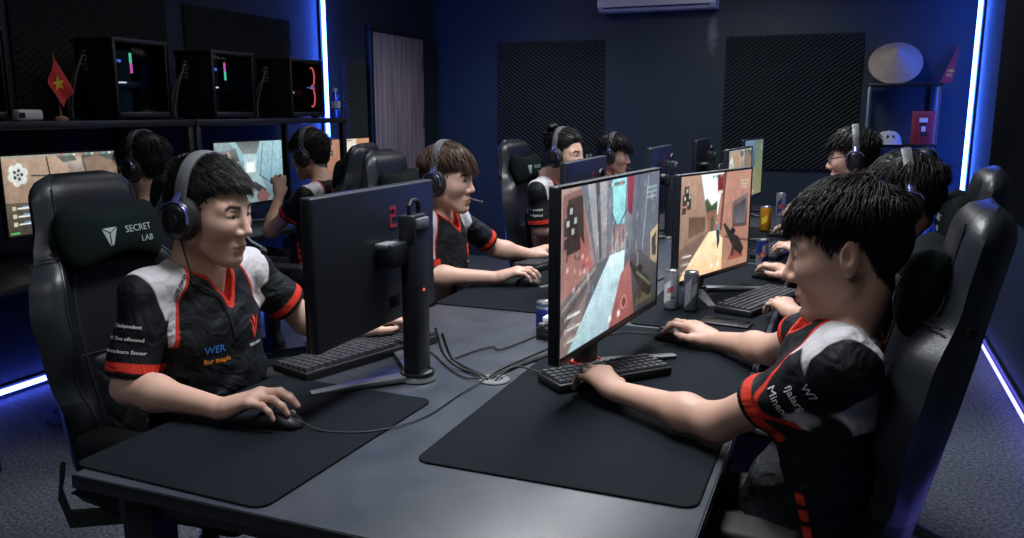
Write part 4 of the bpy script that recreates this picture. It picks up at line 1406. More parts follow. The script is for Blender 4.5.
def make_monitor(label, group, base, mid, rz, W, z0, z1, pic, cat='monitor', foot='vee', tilt=0.0, neck_off=0.0, detail=True, red_ring=False):
    """base: foot on the table; mid: (x, y) of the panel centre; the screen faces local +x"""
    t = thing('monitor', label, cat, (mid[0], mid[1], base), rz, group)
    H = z1 - z0; zc = (z0 + z1) / 2 - base
    sh = MB()
    sh.box((-.0135, 0, zc), (.026, W, H), .006, seg=3)
    shell = sh.build('shell', M['shell'], t)
    bz = MB(); b = .008
    for s in (-1, 1):
        bz.box((.001, s * (W / 2 - b / 2), zc), (.006, b, H), .0015)
    bz.box((.001, 0, zc + H / 2 - b / 2), (.006, W - 2 * b - .001, b), .0015)
    bz.box((.001, 0, zc - H / 2 + .009), (.006, W - 2 * b - .001, .018), .0015)
    bz.build('bezel', M['plastic'], t)
    screen_mesh(t, W - 2 * b, H - b - .018, pic, .0015, zc + (.018 - b) / 2)
    if detail:
        nx = -.080
        top = zc + H * .27
        n = MB()
        n.box((nx, neck_off, (top + .012) / 2), (.048, .070, top - .012), .008)
        n.box((nx + .004, neck_off, top - .03), (.050, .074, .08), .008)
        nk = n.build('stand_neck', M['shell'], t)
        hd = MB()
        hz = top + .008
        hd.tube([(nx, neck_off - .024, hz - .015), (nx, neck_off - .024, hz + .026), (nx, neck_off - .014, hz + .036), (nx, neck_off + .014, hz + .036), (nx, neck_off + .024, hz + .026), (nx, neck_off + .024, hz - .015)], .0065, 8)
        hd.build('carry_handle', M['plastic'], nk)
        c = MB(); c.box((nx - .024, neck_off, top - .012), (.010, .060, .028), .004); c.build('neck_cap', M['grey_plastic'], nk)
        c = MB(); c.tube([(nx - .020, neck_off, zc - .09), (nx - .0255, neck_off, zc - .09)], .004, 10); c.build('power_light', M['dot_red'], nk)
        a = MB(); a.box((-.055, neck_off * .6, zc + .01), (.05, .085 + abs(neck_off), .06), .006); a.build('mount_arm', M['shell'], t)
        c = MB(); c.box((-.048, neck_off + .085, zc + .035), (.034, .060, .014), .004); c.build('lit_mount_top', M['grey_plastic'], shell)  # grey block paints the light that falls on the mount top
        f = MB()
        f.lathe([(.001, 0), (.046, 0), (.049, .004), (.047, .012), (.040, .022), (.001, .022)], 28, Matrix.Translation((nx, neck_off, 0)))
        ft = f.build('base', M['stand_grey'], t)
        for s in (-1, 1):
            l = MB(); d = Vector((.66, s * .75, 0)).normalized()
            o = Vector((nx, neck_off, 0))
            l.strip([o + d * .03 + Vector((0, 0, .012)), o + d * .14 + Vector((0, 0, .011)), o + d * .285 + Vector((0, 0, .006))], [.050, .042, .030], [.018, .014, .008], d.cross(Vector((0, 0, 1))))
            l.build('foot', M['stand_grey'], ft)
        c = MB(); c.lathe([(.041, .018), (.046, .018), (.046, .026), (.041, .026), (.041, .018)], 24, Matrix.Translation((nx, neck_off, 0)), cap=False); c.build('base_ring', M['red' if red_ring else 'plastic'], ft)
        # printed marks on the back; seen from behind, local +y runs to the left
        V, F = polys_geo([[(x * 1.3, y * 1.3) for x, y in q] for q in ZMARK])
        flat_geo('maker_mark', V, F, (-.05, -W * .10, zc + H * .28), (0, -1, 0), (0, 0, 1), M['logo_red'], shell, target=shell)
        V, F = text_geo('XL', .030)
        flat_geo('model_mark', V, F, (-.05, -W * .10, zc + H * .05), (0, -1, 0), (0, 0, 1), M['logo_red'], shell, target=shell)
        c = MB(); c.box((-.0435, -W * .05, zc - H * .33), (.002, .05, .03), .0005); c.build('rating_label', M['soft_black'], shell)
    else:
        f = MB(); f.box((-.05, 0, zc / 2), (.03, .05, zc), .008); f.build('stand_neck', M['shell'], t)
        f = MB(); f.box((-.02, 0, .008), (.18, .22, .014), .006); f.build('base', M['stand_grey'], t)
    return t

def make_keyboard(label, loc, rz, L=.36, group=None, D=.135):
    """keys face up, the typist at local +x; long side along y"""
    t = thing('keyboard', label, 'keyboard', loc, rz, group)
    c = MB(); c.box((0, 0, .0125), (D, L, .023), .005); c.build('case', M['plastic'], t)
    k = MB(); rows = 6 if D > .12 else 5
    p = (D - .014) / rows
    cols = int((L - .012) / p)
    py = (L - .012) / cols
    for i in range(rows):
        x = -D / 2 + .007 + p * (i + .5)
        j = 0
        while j < cols:
            w = 1
            if i == rows - 1 and cols * .25 < j < cols * .5: w = min(5, cols - j)
            elif (i * 5 + j) % 11 == 3: w = min(2, cols - j)
            y = -L / 2 + .006 + py * (j + w / 2)
            if not (i == 0 and rows == 6 and j in (1, 6)):
                top = .030 + .002 * (rows - i) * .4
                ring = lambda sx, sy, z: [(x + a * sx / 2, y + b * sy / 2, z) for a, b in ((-1, -1), (1, -1), (1, 1), (-1, 1))]
                k.rings([ring(p * .94, py * w - .0012, .021), ring(p * .90, py * w - .002, .026), ring(p * .70, py * w - .0055, top)])
            j += w
    k.build('keycap_block', M['keycap'], t, smooth=False)
    c = MB(); c.box((-D / 2 + .004, L / 2 - .05, .0245), (.003, .03, .002), .0005); c.build('indicator', M['grey_plastic'], t)
    return t

def make_mouse(label, loc, rz, group=None, cable=None):
    """nose at local +x"""
    t = thing('computer_mouse', label, 'mouse', loc, rz, group)
    rings = []
    for i in range(19):
        s = i / 18; x = -.062 + .122 * s
        e = max(1 - abs(2 * s - 1) ** 4.0, .02) ** .5
        w = (.030 + .003 * math.cos(2 * PI * s)) * e
        h = (.037 * math.sin(PI * min(s * .80 + .12, 1)) ** .8 + .002) * (.35 + .65 * e)
        ring = []
        for k in range(20):
            th = 2 * PI * k / 20
            cy, cz = math.cos(th), math.sin(th)
            z = .003 + (h - .003) * max(cz, 0) ** .75 if cz >= 0 else .003 * (1 + cz) * 1.0
            ring.append((x, w * math.copysign(abs(cy) ** .75, cy), z))
        rings.append(ring)
    b = MB().rings(rings).build('shell', M['plastic'], t, ang=60)
    c = MB(); c.tube([(.036, -.004, .031), (.036, .004, .031)], .008, 12); c.build('scroll_wheel', M['grey_plastic'], t)
    c = MB(); c.strip([(.012, 0, .0385), (.035, 0, .0345), (.052, 0, .022)], .0016, .003, (0, 1, 0)); c.build('button_split', M['soft_black'], t)
    if cable:
        inv = Matrix.Rotation(-rz, 3, 'Z')
        pts = [Vector((.058, 0, .012))] + [inv @ (Vector(p) - Vector(loc)) for p in cable]
        c = MB(); c.tube(spline(pts, 8), .0021, 6); c.build('mouse_cable', M['soft_black'], t)
    return t

def spline(pts, n=8):
    pts = [Vector(p) for p in pts]
    P = [pts[0] * 2 - pts[1]] + pts + [pts[-1] * 2 - pts[-2]]
    out = []
    for i in range(1, len(P) - 2):
        for k in range(n):
            t = k / n
            a, b, c, d = P[i - 1], P[i], P[i + 1], P[i + 2]
            out.append(.5 * ((2 * b) + (c - a) * t + (2 * a - 5 * b + 4 * c - d) * t * t + (3 * b - a - 3 * c + d) * t ** 3))
    out.append(pts[-1])
    return out

def make_can(label, loc, body, kind=None, group=None, rz=0.0, h=.145, r=.0265, stripe=None):
    t = thing('drink_can', label, 'can', loc, rz, group)
    c = MB(); c.lathe([(r * .72, 0), (r * .86, .003), (r, .012), (r, h - .018), (r * .93, h - .008)], 28); b = c.build('can_body', body, t)
    c = MB(); c.lathe([(r * .93, h - .008), (r * .90, h - .002), (r * .86, h), (r * .82, h - .004), (r * .3, h - .005), (.0005, h - .005)], 28); c.build('lid', M['silver'], t)
    c = MB(); c.strip([(-.004, 0, h - .002), (.012, 0, h - .002)], .012, .0016, (0, 1, 0)); c.build('pull_tab', M['silver'], t)
    if stripe:
        for (z0, z1, a0, a1, sl, mt) in stripe:
            V, F = [], []
            n = 10
            for i in range(n + 1):
                a = a0 + (a1 - a0) * i / n
                d = sl * (i / n - .5)
                V += [((r + .0004) * math.cos(a), (r + .0004) * math.sin(a), z0 + d), ((r + .0004) * math.cos(a), (r + .0004) * math.sin(a), z1 + d)]
            F = [(2 * i, 2 * i + 2, 2 * i + 3, 2 * i + 1) for i in range(n)]
            np_mesh('print', V, F, mt, b)
    return t

def rounded_rect(w, d, r, n=6):
    pts = []
    for cx, cy, a0 in ((w / 2 - r, d / 2 - r, 0), (-w / 2 + r, d / 2 - r, PI / 2), (-w / 2 + r, -d / 2 + r, PI), (w / 2 - r, -d / 2 + r, 1.5 * PI)):
        for k in range(n + 1):
            a = a0 + PI / 2 * k / n
            pts.append((cx + r * math.cos(a), cy + r * math.sin(a)))
    return pts

def make_mat(label, x0, x1, y0, y1, z, group, rz=0.0):
    t = thing('desk_mat', label, 'desk mat', ((x0 + x1) / 2, (y0 + y1) / 2, z), rz, group)
    w, d = x1 - x0, y1 - y0
    MB().prism(rounded_rect(w - .004, d - .004, .028), .0005, .0042).build('cloth', M['mat_cloth'], t)
    pts = [(x, y, .0025) for x, y in rounded_rect(w - .002, d - .002, .029)]
    c = MB(); c.tube(pts + pts[:2], .0022, 6); c.build('stitched_edge', M['mat_edge'], t)
    return t

def make_foam(label, org, ax, ay, nz, W, H, group, cell=.025, flip=-1):
    """acoustic panel: backing with diagonal ridges; org = lower corner"""
    t = thing('acoustic_panel', label, 'acoustic panel', org, 0, group)
    ax, ay, nz = Vector(ax), Vector(ay), Vector(nz)
    R = Matrix((ax, ay, nz)).transposed()
    b = MB(); b.box(R @ Vector((W / 2, H / 2, .008)), (abs((R @ Vector((W, H, .016))).x), abs((R @ Vector((W, H, .016))).y), abs((R @ Vector((W, H, .016))).z)), .002)
    b.build('backing', M['foam'], t)
    nu, nv = max(1, round(W / cell)), max(1, round(H / cell * 1.35))
    du, dv = W / nu, H / nv
    V, F = [], []
    for i in range(nu + 1):
        for j in range(nv + 1):
            edge = i in (0, nu) or j in (0, nv)
            V.append((i * du, j * dv, .0165 if edge else (.034 if (i + flip * j) % 2 else .0165)))
    for i in range(nu):
        for j in range(nv):
            a = i * (nv + 1) + j; b = a + nv + 1
            F += [(a, b, b + 1), (a, b + 1, a + 1)] if flip < 0 else [(a, b, a + 1), (b, b + 1, a + 1)]
    Vw = [tuple(R @ Vector(p)) for p in V]
    np_mesh('ridged_face', Vw, F, M['foam'], t, smooth=False)
    return t

def cable_obj(label, pts, r=.0028, group=None, n=8):
    c = MB(); c.tube(spline(pts, n), r, 7)
    return tag(c.build('cable', M['soft_black'], None), label, 'cable', group)
# ================================================================ THE PLACE
XL, XR, YB, YF, ZC = -3.943, 0.885, 7.684, -2.6, 2.85

def slab(name, c, s, m, kind='structure', label=None, cat=None):
    o = MB().box(c, s).build(name, m, None, smooth=False)
    o['kind'] = kind
    if label: tag(o, label, cat)
    return o

W_, D_ = XR - XL, YB - YF
CX, CY = (XL + XR) / 2, (YB + YF) / 2
slab('floor', (CX, CY, -.05), (W_ + .4, D_ + .4, .1), M['carpet'], label='dark blue grey carpet floor of the gaming room', cat='floor')
slab('ceiling', (CX, CY, ZC + .05), (W_ + .4, D_ + .4, .1), M['ceiling'], label='dark painted ceiling above the long table', cat='ceiling')
slab('wall_left', (XL - .1, CY, ZC / 2), (.2, D_, ZC), M['navy'], label='navy wall behind the computer shelf', cat='wall')
slab('wall_right', (XR + .1, CY, ZC / 2), (.2, D_, ZC), M['navy'], label='navy wall washed by the blue light tube at right', cat='wall')
slab('wall_back', (CX, YB + .1, ZC / 2), (W_ + .4, .2, ZC), M['navy_back'], label='navy far wall with a pale scuff under the air conditioner', cat='wall')
slab('wall_front', (CX, YF - .1, ZC / 2), (W_ + .4, .2, ZC), M['navy'], label='navy wall behind the camera', cat='wall')

# door on the left wall
d = thing('door_1', 'grey brown wood grain door in the left wall', 'door', (XL, 6.96, 0)); d['kind'] = 'structure'
MB().box((.020, 0, 1.075), (.03, .95, 2.13), .003).build('door_leaf', M['wood'], d)
c = MB()
for s in (-1, 1): c.box((.025, s * .505, 1.085), (.05, .05, 2.17), .004)
c.box((.025, 0, 2.165), (.05, 1.06, .05), .004); c.build('door_frame', M['black_metal'], d)
for z in (1.35, 1.90):
    MB().box((.040, .44, z), (.012, .025, .12), .003).build('hinge', M['steel'], d)
c = MB(); c.tube([(.036, -.40, 1.02), (.085, -.40, 1.02), (.088, -.30, 1.02)], .010, 10); c.build('door_handle', M['steel'], d)

# ceiling lamps (out of frame): long louvred panels over the table plus lamps added for brightness by the door and aisle
def lamp(label, x, y, sx, sy, power, spread=130, col=(.93, .97, 1.0)):
    t = thing('ceiling_lamp', label, 'ceiling light', (x, y, ZC), 0, 'ceiling lamps')
    MB().box((0, 0, -.03), (sx + .05, sy + .05, .06), .008).build('lamp_housing', M['white_plastic'], t)
    MB().box((0, 0, -.0625), (sx, sy, .004), .001).build('diffuser', M['lamp'], t)
    L = bpy.data.lights.new('lamp light', 'AREA'); L.shape = 'RECTANGLE'; L.size = sx; L.size_y = sy
    L.energy = power; L.color = col; L.spread = math.radians(spread)
    lo = bpy.data.objects.new('lamp_light', L); link(lo, t); lo.location = (0, 0, -.068)
lamp('white ceiling lamp above the near end of the table', -.75, 2.0, .5, 1.2, 30, 115)
lamp('white ceiling lamp above the middle of the table', -.75, 3.9, .5, 1.2, 30, 115)
lamp('white ceiling lamp above the far end of the table', -.75, 5.9, .5, 1.2, 19, 160)
lamp('added ceiling lamp brightening the wooden door', -2.7, 6.5, .3, .9, 7, 120)  # added to brighten the door
lamp('white ceiling lamp above the wall desks', -2.5, 3.6, .3, 1.2, 1.6, 110)
lamp('added fill lamp over the aisle behind the camera', -1.0, -.6, .6, 1.2, 7)  # unseen fill light added behind the camera

# light tubes
def led(label, p0, p1, axis_out, m, power, col, r=.0145):
    t = thing('light_tube', label, 'light tube', (0, 0, 0), 0, 'blue light tubes on the walls')
    p0, p1 = Vector(p0), Vector(p1); o = Vector(axis_out)
    c = MB(); c.strip([p0 - o * .006, p1 - o * .006], .045, .012, (p1 - p0).cross(o)); c.build('mounting_rail', M['black_metal'], t)
    c = MB(); c.tube([p0 + o * .018, p1 + o * .018], r, 12); c.build('tube', m, t)
    L = bpy.data.lights.new('tube glow', 'AREA'); L.shape = 'RECTANGLE'; L.size = .03; L.size_y = (p1 - p0).length
    L.energy = power; L.color = col
    lo = bpy.data.objects.new('tube_glow', L); link(lo, t)
    lo.location = (p0 + p1) / 2 + o * .03
    z = -o; y = (p1 - p0).normalized(); x = y.cross(z)
    lo.rotation_euler = Matrix((x, y, z)).transposed().to_euler()
    return t
BL = (.05, .15, 1.0)
led('vertical blue light tube on the left wall behind the shelf end', (XL + .02, 5.76, .12), (XL + .02, 5.76, 2.8), (1, 0, 0), M['led'], 2, BL)
led('vertical blue light tube on the right wall near the far corner', (XR - .02, 7.26, .12), (XR - .02, 7.26, 2.8), (-1, 0, 0), M['led'], 2, BL)
led('blue light tube along the foot of the left wall', (XL + .02, 1.0, .05), (XL + .02, 6.3, .05), (1, 0, 0), M['led_floor'], 2, BL)
led('violet light tube along the foot of the right wall', (XR - .02, 1.2, .05), (XR - .02, 7.2, .05), (-1, 0, 0), M['led_violet'], 1.2, (.2, .17, 1.0), .009)

# acoustic panels
AG = 'black acoustic foam panels'
make_foam('black foam panel on the left wall behind the red flag', (XL + .002, 3.06, 1.42), (0, 1, 0), (0, 0, 1), (1, 0, 0), 1.05, 1.05, AG)
make_foam('black foam panel on the left wall behind the second and third computers', (XL + .002, 4.27, 1.42), (0, 1, 0), (0, 0, 1), (1, 0, 0), 1.08, .70, AG)
make_foam('black foam panel on the left wall between the light tube and the wooden door', (XL + .002, 6.03, .95), (0, 1, 0), (0, 0, 1), (1, 0, 0), .37, .94, AG)
make_foam('black foam panel on the far wall above the two farthest left players', (-3.22, YB - .002, .955), (1, 0, 0), (0, 0, 1), (0, -1, 0), 1.07, 1.155, AG, flip=1)
make_foam('black foam panel on the far wall left of the conical hat', (-1.05, YB - .002, .95), (1, 0, 0), (0, 0, 1), (0, -1, 0), 1.12, 1.15, AG)
make_foam('black foam panel on the right wall behind the right hand chairs', (XR - .002, 6.14, .87), (0, -1, 0), (0, 0, 1), (-1, 0, 0), 2.4, 1.45, AG)

# air conditioner
t = thing('air_conditioner', 'white wall mounted air conditioner high on the far wall', 'air conditioner', (-1.645, YB, 2.335))
prof = [(0, 0), (-.17, .0), (-.215, .035), (-.225, .11), (-.225, .25), (-.20, .30), (0, .30)]
c = MB(); c.rings([[(x, y, z) for y, z in prof] for x in (-.52, -.51, .51, .52)]); c.build('casing', M['white_plastic'], t, ang=30)
c = MB(); c.box((0, -.135, .004), (.92, .07, .012), .003); c.build('air_flap', M['white_plastic'], t)
c = MB(); c.box((0, -.205, .026), (.94, .012, .010), .003, rot=Matrix.Rotation(.7, 3, 'X')); c.build('air_slot', M['soft_black'], t)
c = MB(); c.box((.42, -.2262, .08), (.05, .002, .014), .0005); c.build('display', M['grey_plastic'], t)

# rack in the far right corner and its things
RK = thing('display_rack', 'black open display rack in the far right corner', 'rack', (.385, 7.46, 0))
for x in (-.25, .25):
    for y in (-.14, .14):
        p = MB().box((x, y, .83), (.022, .022, 1.66), .003).build('post', M['rack_lit_edge'], RK)
for z, nm in ((1.662, 'top_shelf'), (1.185, 'shelf'), (.70, 'shelf'), (.22, 'shelf')):
    MB().box((0, 0, z), (.54, .32, .022), .004).build(nm, M['black_metal'], RK)
# conical hat leaning on the wall
t = thing('conical_hat', 'woven palm conical hat leaning on the wall above the rack', 'hat', (.315, 7.53, 1.868))
n, ring = 48, []
mt = Matrix.Rotation(math.radians(56), 4, 'X')
c = MB(); c.lathe([(.196, -.050), (.201, -.048), (.10, .042), (.02, .118), (.002, .132)], 48, mt, cap=False); c.lathe([(.002, .128), (.02, .114), (.10, .037), (.196, -.050)], 48, mt, cap=False)
c.build('cone', M['straw'], t, ang=60)
c = MB(); c.tube([mt @ Vector((.199 * math.cos(k * PI / 20), .199 * math.sin(k * PI / 20), -.051)) for k in range(41)], .005, 6); c.build('rim', M['straw'], t)
# baseball cap
t = thing('baseball_cap', 'off white baseball cap with a dark emblem on the rack shelf', 'cap', (.30, 7.38, 1.197), -PI / 2 + .15)
rings = []
for i in range(9):
    a = i / 8 * PI / 2; r_ = .098 * math.cos(a) ** .7 + .001; z = .105 * math.sin(a)
    rings.append([(r_ * math.cos(k * PI / 16) * 1.05, r_ * math.sin(k * PI / 16), z) for k in range(32)])
cr = MB().rings(rings).build('crown', M['cap_cloth'], t, ang=60)
rings = []
for i in range(9):
    f = i / 8; a = -1.1 + 2.2 * f
    e = .065 * math.cos(a * .9) ** .6
    rings.append([(.10 * math.cos(a), .095 * math.sin(a), .008), (.10 * math.cos(a) + e, .095 * math.sin(a) * 1.05, -.002 + .006), (.10 * math.cos(a) + e, .095 * math.sin(a) * 1.05, .001), (.10 * math.cos(a), .095 * math.sin(a), .004)])
MB().rings(rings).build('brim', M['cap_cloth'], t)
V, F = polys_geo([[(-.034, -.006), (-.026, .018), (0, .026), (.026, .018), (.034, -.006), (.018, -.006), (.010, .010), (-.010, .010), (-.018, -.006)], [(-.03, -.014), (.03, -.014), (.03, -.010), (-.03, -.010)]])
flat_geo('emblem', V, F, (.15, 0, .055), (0, 1, 0), (0, 0, 1), M['soft_black'], cr, target=cr)
MB().lathe([(.001, .103), (.008, .103), (.007, .109), (.001, .110)], 12).build('top_button', M['cap_cloth'], cr)
# framed maroon card
t = thing('picture_frame', 'maroon framed card with a pale figure standing on the rack shelf', 'picture frame', (.545, 7.42, 1.197))
MB().box((0, 0, .13), (.165, .022, .26), .004).build('frame', M['maroon'], t)
MB().box((0, -.0125, .13), (.12, .004, .21), .001).build('picture', M['pennant_red'], t)
c = MB(); c.box((.0, -.0155, .19), (.06, .003, .035), .001); c.box((.005, -.0155, .125), (.03, .003, .05), .001); c.build('pale_patch', M['white'], t)
c = MB(); c.box((.0, -.0155, .155), (.05, .003, .03), .001); c.box((.01, -.0155, .085), (.05, .003, .035), .001); c.build('dark_patch', M['soft_black'], t)
# pennant
t = thing('pennant', 'maroon felt pennant with yellow letters leaning beside the conical hat', 'pennant', (.69, 7.52, 1.674))
ax = Vector((.20, .42, .88)).normalized()
V = []
b0, b1, tp = Vector((-.045, 0, .002)), Vector((.045, 0, .002)), Vector((.065, .10, .29))
c = MB(); nrm = (b1 - b0).cross(tp - b0).normalized() * .003
rows = []
for i in range(9):
    f = i / 8; a = b0.lerp(tp, f); b = b1.lerp(tp + Vector((.012, 0, 0)), f); bow = Vector((0, -.02 * math.sin(PI * f * .9), 0))
    rows.append([a + nrm + bow, b + nrm + bow, b - nrm + bow, a - nrm + bow])
fl = c.rings(rows).build('felt', M['pennant_red'], t)
for s, z in (('ND', .115), ('SC', .080)):
    V, F = text_geo(s, .034)
    u = (tp - (b0 + b1) / 2).normalized()
    flat_geo('letters', V, F, (b0 + b1) / 2 + u * z + Vector((.002, -.06, 0)), (1, 0, 0), u, M['yellow'], fl, target=fl)

# ---------------------------------------------------------------- left wall: desks with shelf
def wall_desk(label, y0, y1, shelf=True):
    t = thing('computer_desk', label, 'desk', (-3.52, (y0 + y1) / 2, 0), 0, 'desks with shelves on the left wall')
    L = y1 - y0
    MB().box((0, 0, .735), (.80, L - .006, .03), .004).build('desk_top', M['desk_top'], t)
    if shelf: MB().box((-.10, 0, 1.392), (.56, L - .006, .036), .004).build('shelf', M['desk_top'], t)
    for s in (-1, 1):
        for x in (.37, -.37):
            MB().box((x, s * (L / 2 - .04), .36), (.05, .05, .72), .004).build('leg', M['black_metal'], t)
        for x in (.15, -.35) if shelf else ():
            MB().box((x, s * (L / 2 - .028), 1.062), (.04, .04, .624), .004).build('shelf_post', M['black_metal'], t)
        c = MB(); c.box((0, s * (L / 2 - .04), .06), (.70, .04, .04), .004); c.build('foot_rail', M['black_metal'], t)
    MB().box((-.34, 0, .60), (.03, L - .14, .14), .004).build('back_rail', M['black_metal'], t)
    return t
wall_desk('near black wall desk with shelf carrying the flag', 2.12, 3.66)
wall_desk('far black wall desk with shelf carrying the second and third computers', 3.665, 5.18)
wall_desk('plain black wall desk without a shelf below the amber screen', 5.185, 6.30, False)
SH = 1.411

def make_tower(label, y0, y1, h, style, depth=.28, x=-3.42):
    t = thing('computer_tower', label, 'computer', (x, (y0 + y1) / 2, SH), 0, 'computer towers on the shelf')
    L = y1 - y0
    c = MB()
    c.box((-depth / 2, 0, h - .012), (depth, L, .024), .004); c.box((-depth / 2, 0, .025), (depth, L, .030), .004)
    c.box((-depth / 2, L / 2 - .012, h / 2), (depth, .024, h - .03), .004)
    c.box((-depth + .006, 0, h / 2), (.012, L - .03, h - .03), .002)
    for s in (-1, 1):
        c.box((-.01, s * (L / 2 - .010), h / 2), (.02, .020, h - .03), .003)
    for yy in (-1, 1):
        c.box((-.05, yy * L * .38, .006), (.04, .05, .012), .002); c.box((-depth + .05, yy * L * .38, .006), (.04, .05, .012), .002)
    c.build('case', M['plastic'], t)
    MB().box((-.003, 0, h / 2 + .005), (.005, L - .045, h - .07), .001).build('side_glass', M['glass'], t)
    r = MB(); r.box((-depth / 2, -L / 2 + .010, h / 2 + .01), (depth - .03, .012, h - .06), .002); rear = r.build('rear_panel', M['black_metal'], t)
    c = MB()
    for k in range(5): c.box((-depth * .72, -L / 2 + .002, h * .84 - k * .022), (.035, .012, .014), .002)
    c.build('port_block', M['grey_plastic'], rear)
    c = MB()
    for k in range(6): c.box((-depth * .62, -L / 2 + .003, h * .45 - k * .020), (.16, .004, .008), .001)
    c.build('slot_cover', M['soft_black'], rear)
    MB().box((-depth + .05, 0, h * .5), (.008, L * .80, h * .75), .002).build('mainboard', M['pc_dim'], t)
    g = MB().box((-.16, -L * .08, h * .44), (.11, L * .66, .045), .006).build('graphics_card', M['plastic'], t)
    if style == 'ring':
        MB().box((-.102, -L * .05, h * .44), (.004, .05, .012), .001).build('card_badge', M['rgb_white'], g)
        for z in (.70, .36):
            c = MB(); pts = [(-.06, L * .34 + .012 * 0 + .075 * math.sin(a) * .35, h * z + .062 * math.cos(a)) for a in [k * PI / 14 for k in range(-2, 17)]]
            c.tube(pts, .0045, 6); c.build('fan_ring', M['rgb_red'], t)
        c = MB(); c.tube([(-.12, -L * .27, h * .80), (-.08, -L * .24, h * .72), (-.12, -L * .27, h * .66)], .009, 6); c.build('cooler_light', M['rgb_pink'], t)
        c = MB(); c.box((-.05, L * .28, h * .52), (.004, .09, .006), .001); c.build('light_bar', M['rgb_blue'], t)
    else:
        a, b = ('rgb_green', 'rgb_pink') if style == 'green' else ('rgb_pink', 'rgb_green')
        for yy in (-.007, .007):
            m_ = MB().box((-.016, -L * .17 + yy * .62, h * .76), (.004, .0055, .050), .001).build('memory_stick', M[a], t)
            MB().box((-.016, -L * .17 + yy * .62 + .002, h * .76 - .050), (.004, .0055, .050), .001).build('memory_stick_lower_light', M[b], m_)
        c = MB(); c.tube([(-.03, -L * .33, h * .72), (-.024, -L * .33, h * .72)], .008, 10); c.build('cooler_light', M['rgb_blue'], t)
        MB().box((-.102, -L * .10, h * .47), (.004, .05, .008), .001).build('card_badge', M['rgb_white'], g)
        c = MB(); c.box((-.102, -L * .20, h * .475), (.004, .05, .006), .001); c.build('card_strip', M['rgb_blue'], g)
    # cables out of the back
    for k, (xx, z0) in enumerate(((-depth * .74, h * .66), (-depth * .66, h * .76))):
        pts = [(xx, -L / 2 + .004, z0), (xx + .02, -L / 2 - .04, z0 + .005), (xx - .02 + .02 * k, -L / 2 - .070, z0 - .10), (xx - .03, -L / 2 - .080, .08), (xx - .03, -L / 2 - .080, .004)]
        c = MB(); c.tube(spline(pts, 6), .005, 6); c.build('cable_drop', M['grey_plastic'], t)
    return t
make_tower('black computer tower beside the red flag', 3.21, 3.58, .407, 'green')
make_tower('middle black computer tower in the row of three on the shelf', 3.908, 4.285, .392, 'pink')
make_tower('black computer tower with red lit fan rings beside the water bottle', 4.64, 5.015, .390, 'ring')
make_tower('black computer tower at the left end of the shelf cut by the picture edge', 2.25, 2.63, .40, 'green')

# small flag
t = thing('desk_flag', 'small red flag with a yellow star on a wooden stand', 'flag', (-3.44, 2.895, SH))
MB().lathe([(.001, 0), (.030, 0), (.030, .010), (.022, .018), (.006, .022), (.001, .022)], 20).build('stand', M['pole_wood'], t)
MB().tube([(0, 0, .02), (0, -.012, .30)], .003, 8).build('pole', M['pole_wood'], t)
NU, NV = 22, 14
tp, lf, rt, bt = Vector((.004, -.012, .288)), Vector((.03, -.075, .165)), Vector((.03, .048, .150)), Vector((.012, -.004, .060))
V, F = [], []
for sgn in (1, -1):
    base_i = len(V)
    for i in range(NU + 1):
        for j in range(NV + 1):
            a, b = i / NU, j / NV
            p = tp.lerp(rt + Vector((0, .012, -.015)), b).lerp(lf.lerp(bt, b), a)
            p = p + Vector((.012 * math.sin(6 * a + 2 * b) * a + .001 * sgn, 0, 0))
            V.append(p)
    for i in range(NU):
        for j in range(NV):
            k = base_i + i * (NV + 1) + j
            q = (k, k + 1, k + NV + 2, k + NV + 1)
            F.append(q if sgn > 0 else q[::-1])
fl = np_mesh('cloth', [tuple(v) for v in V], F, M['flag_red'], t)
star = []
for k in range(10):
    r_ = .036 if k % 2 == 0 else .0145
    a = PI / 2 + k * PI / 5 + .2
    star.append((r_ * math.cos(a) * .9, r_ * math.sin(a)))
geo = ([(0, 0)] + star, [(0, k + 1, (k + 1) % 10 + 1) for k in range(10)])
flat_geo('star', geo[0], geo[1], (.10, -.012, .168), (0, 1, 0), (0, 0, 1), M['yellow'], fl, target=fl)

t = thing('webcam_box', 'small white rounded box lying on the shelf left of the flag', 'box', (-3.40, 2.69, SH))
MB().box((0, 0, .025), (.05, .13, .05), .016, seg=4).build('body', M['white_plastic'], t)
MB().box((.0245, -.045, .025), (.004, .028, .024), .006).build('dark_end', M['soft_black'], t)
t = thing('water_bottle', 'clear blue water bottle on the far end of the shelf', 'bottle', (-3.40, 5.12, SH))
MB().lathe([(.028, 0), (.033, .006), (.033, .05), (.030, .056), (.033, .062), (.033, .13), (.026, .158), (.013, .178), (.013, .19)], 24).build('body', M['bottle'], t)
MB().lathe([(.0335, .066), (.0335, .115)], 24, cap=False).build('paper_label', M['label_white'], t)
MB().lathe([(.0155, .186), (.0155, .205), (.001, .206)], 18).build('cap', M['white_plastic'], t)

WG = 'monitors on the wall desks'
make_monitor('wall desk monitor with tan game view and white star map, far left', WG, .75, (-3.50, 2.93), 0.0, .655, .875, 1.262, view_tan(), neck_off=0)
make_monitor('wall desk monitor with teal corridor game view above the raised hand', WG, .75, (-3.50, 4.29), 0.0, .66, .865, 1.275, view_teal())
make_monitor('wall desk monitor with amber game view behind the chair tops', WG, .75, (-3.50, 5.42), 0.0, .60, .875, 1.258, view_amber())

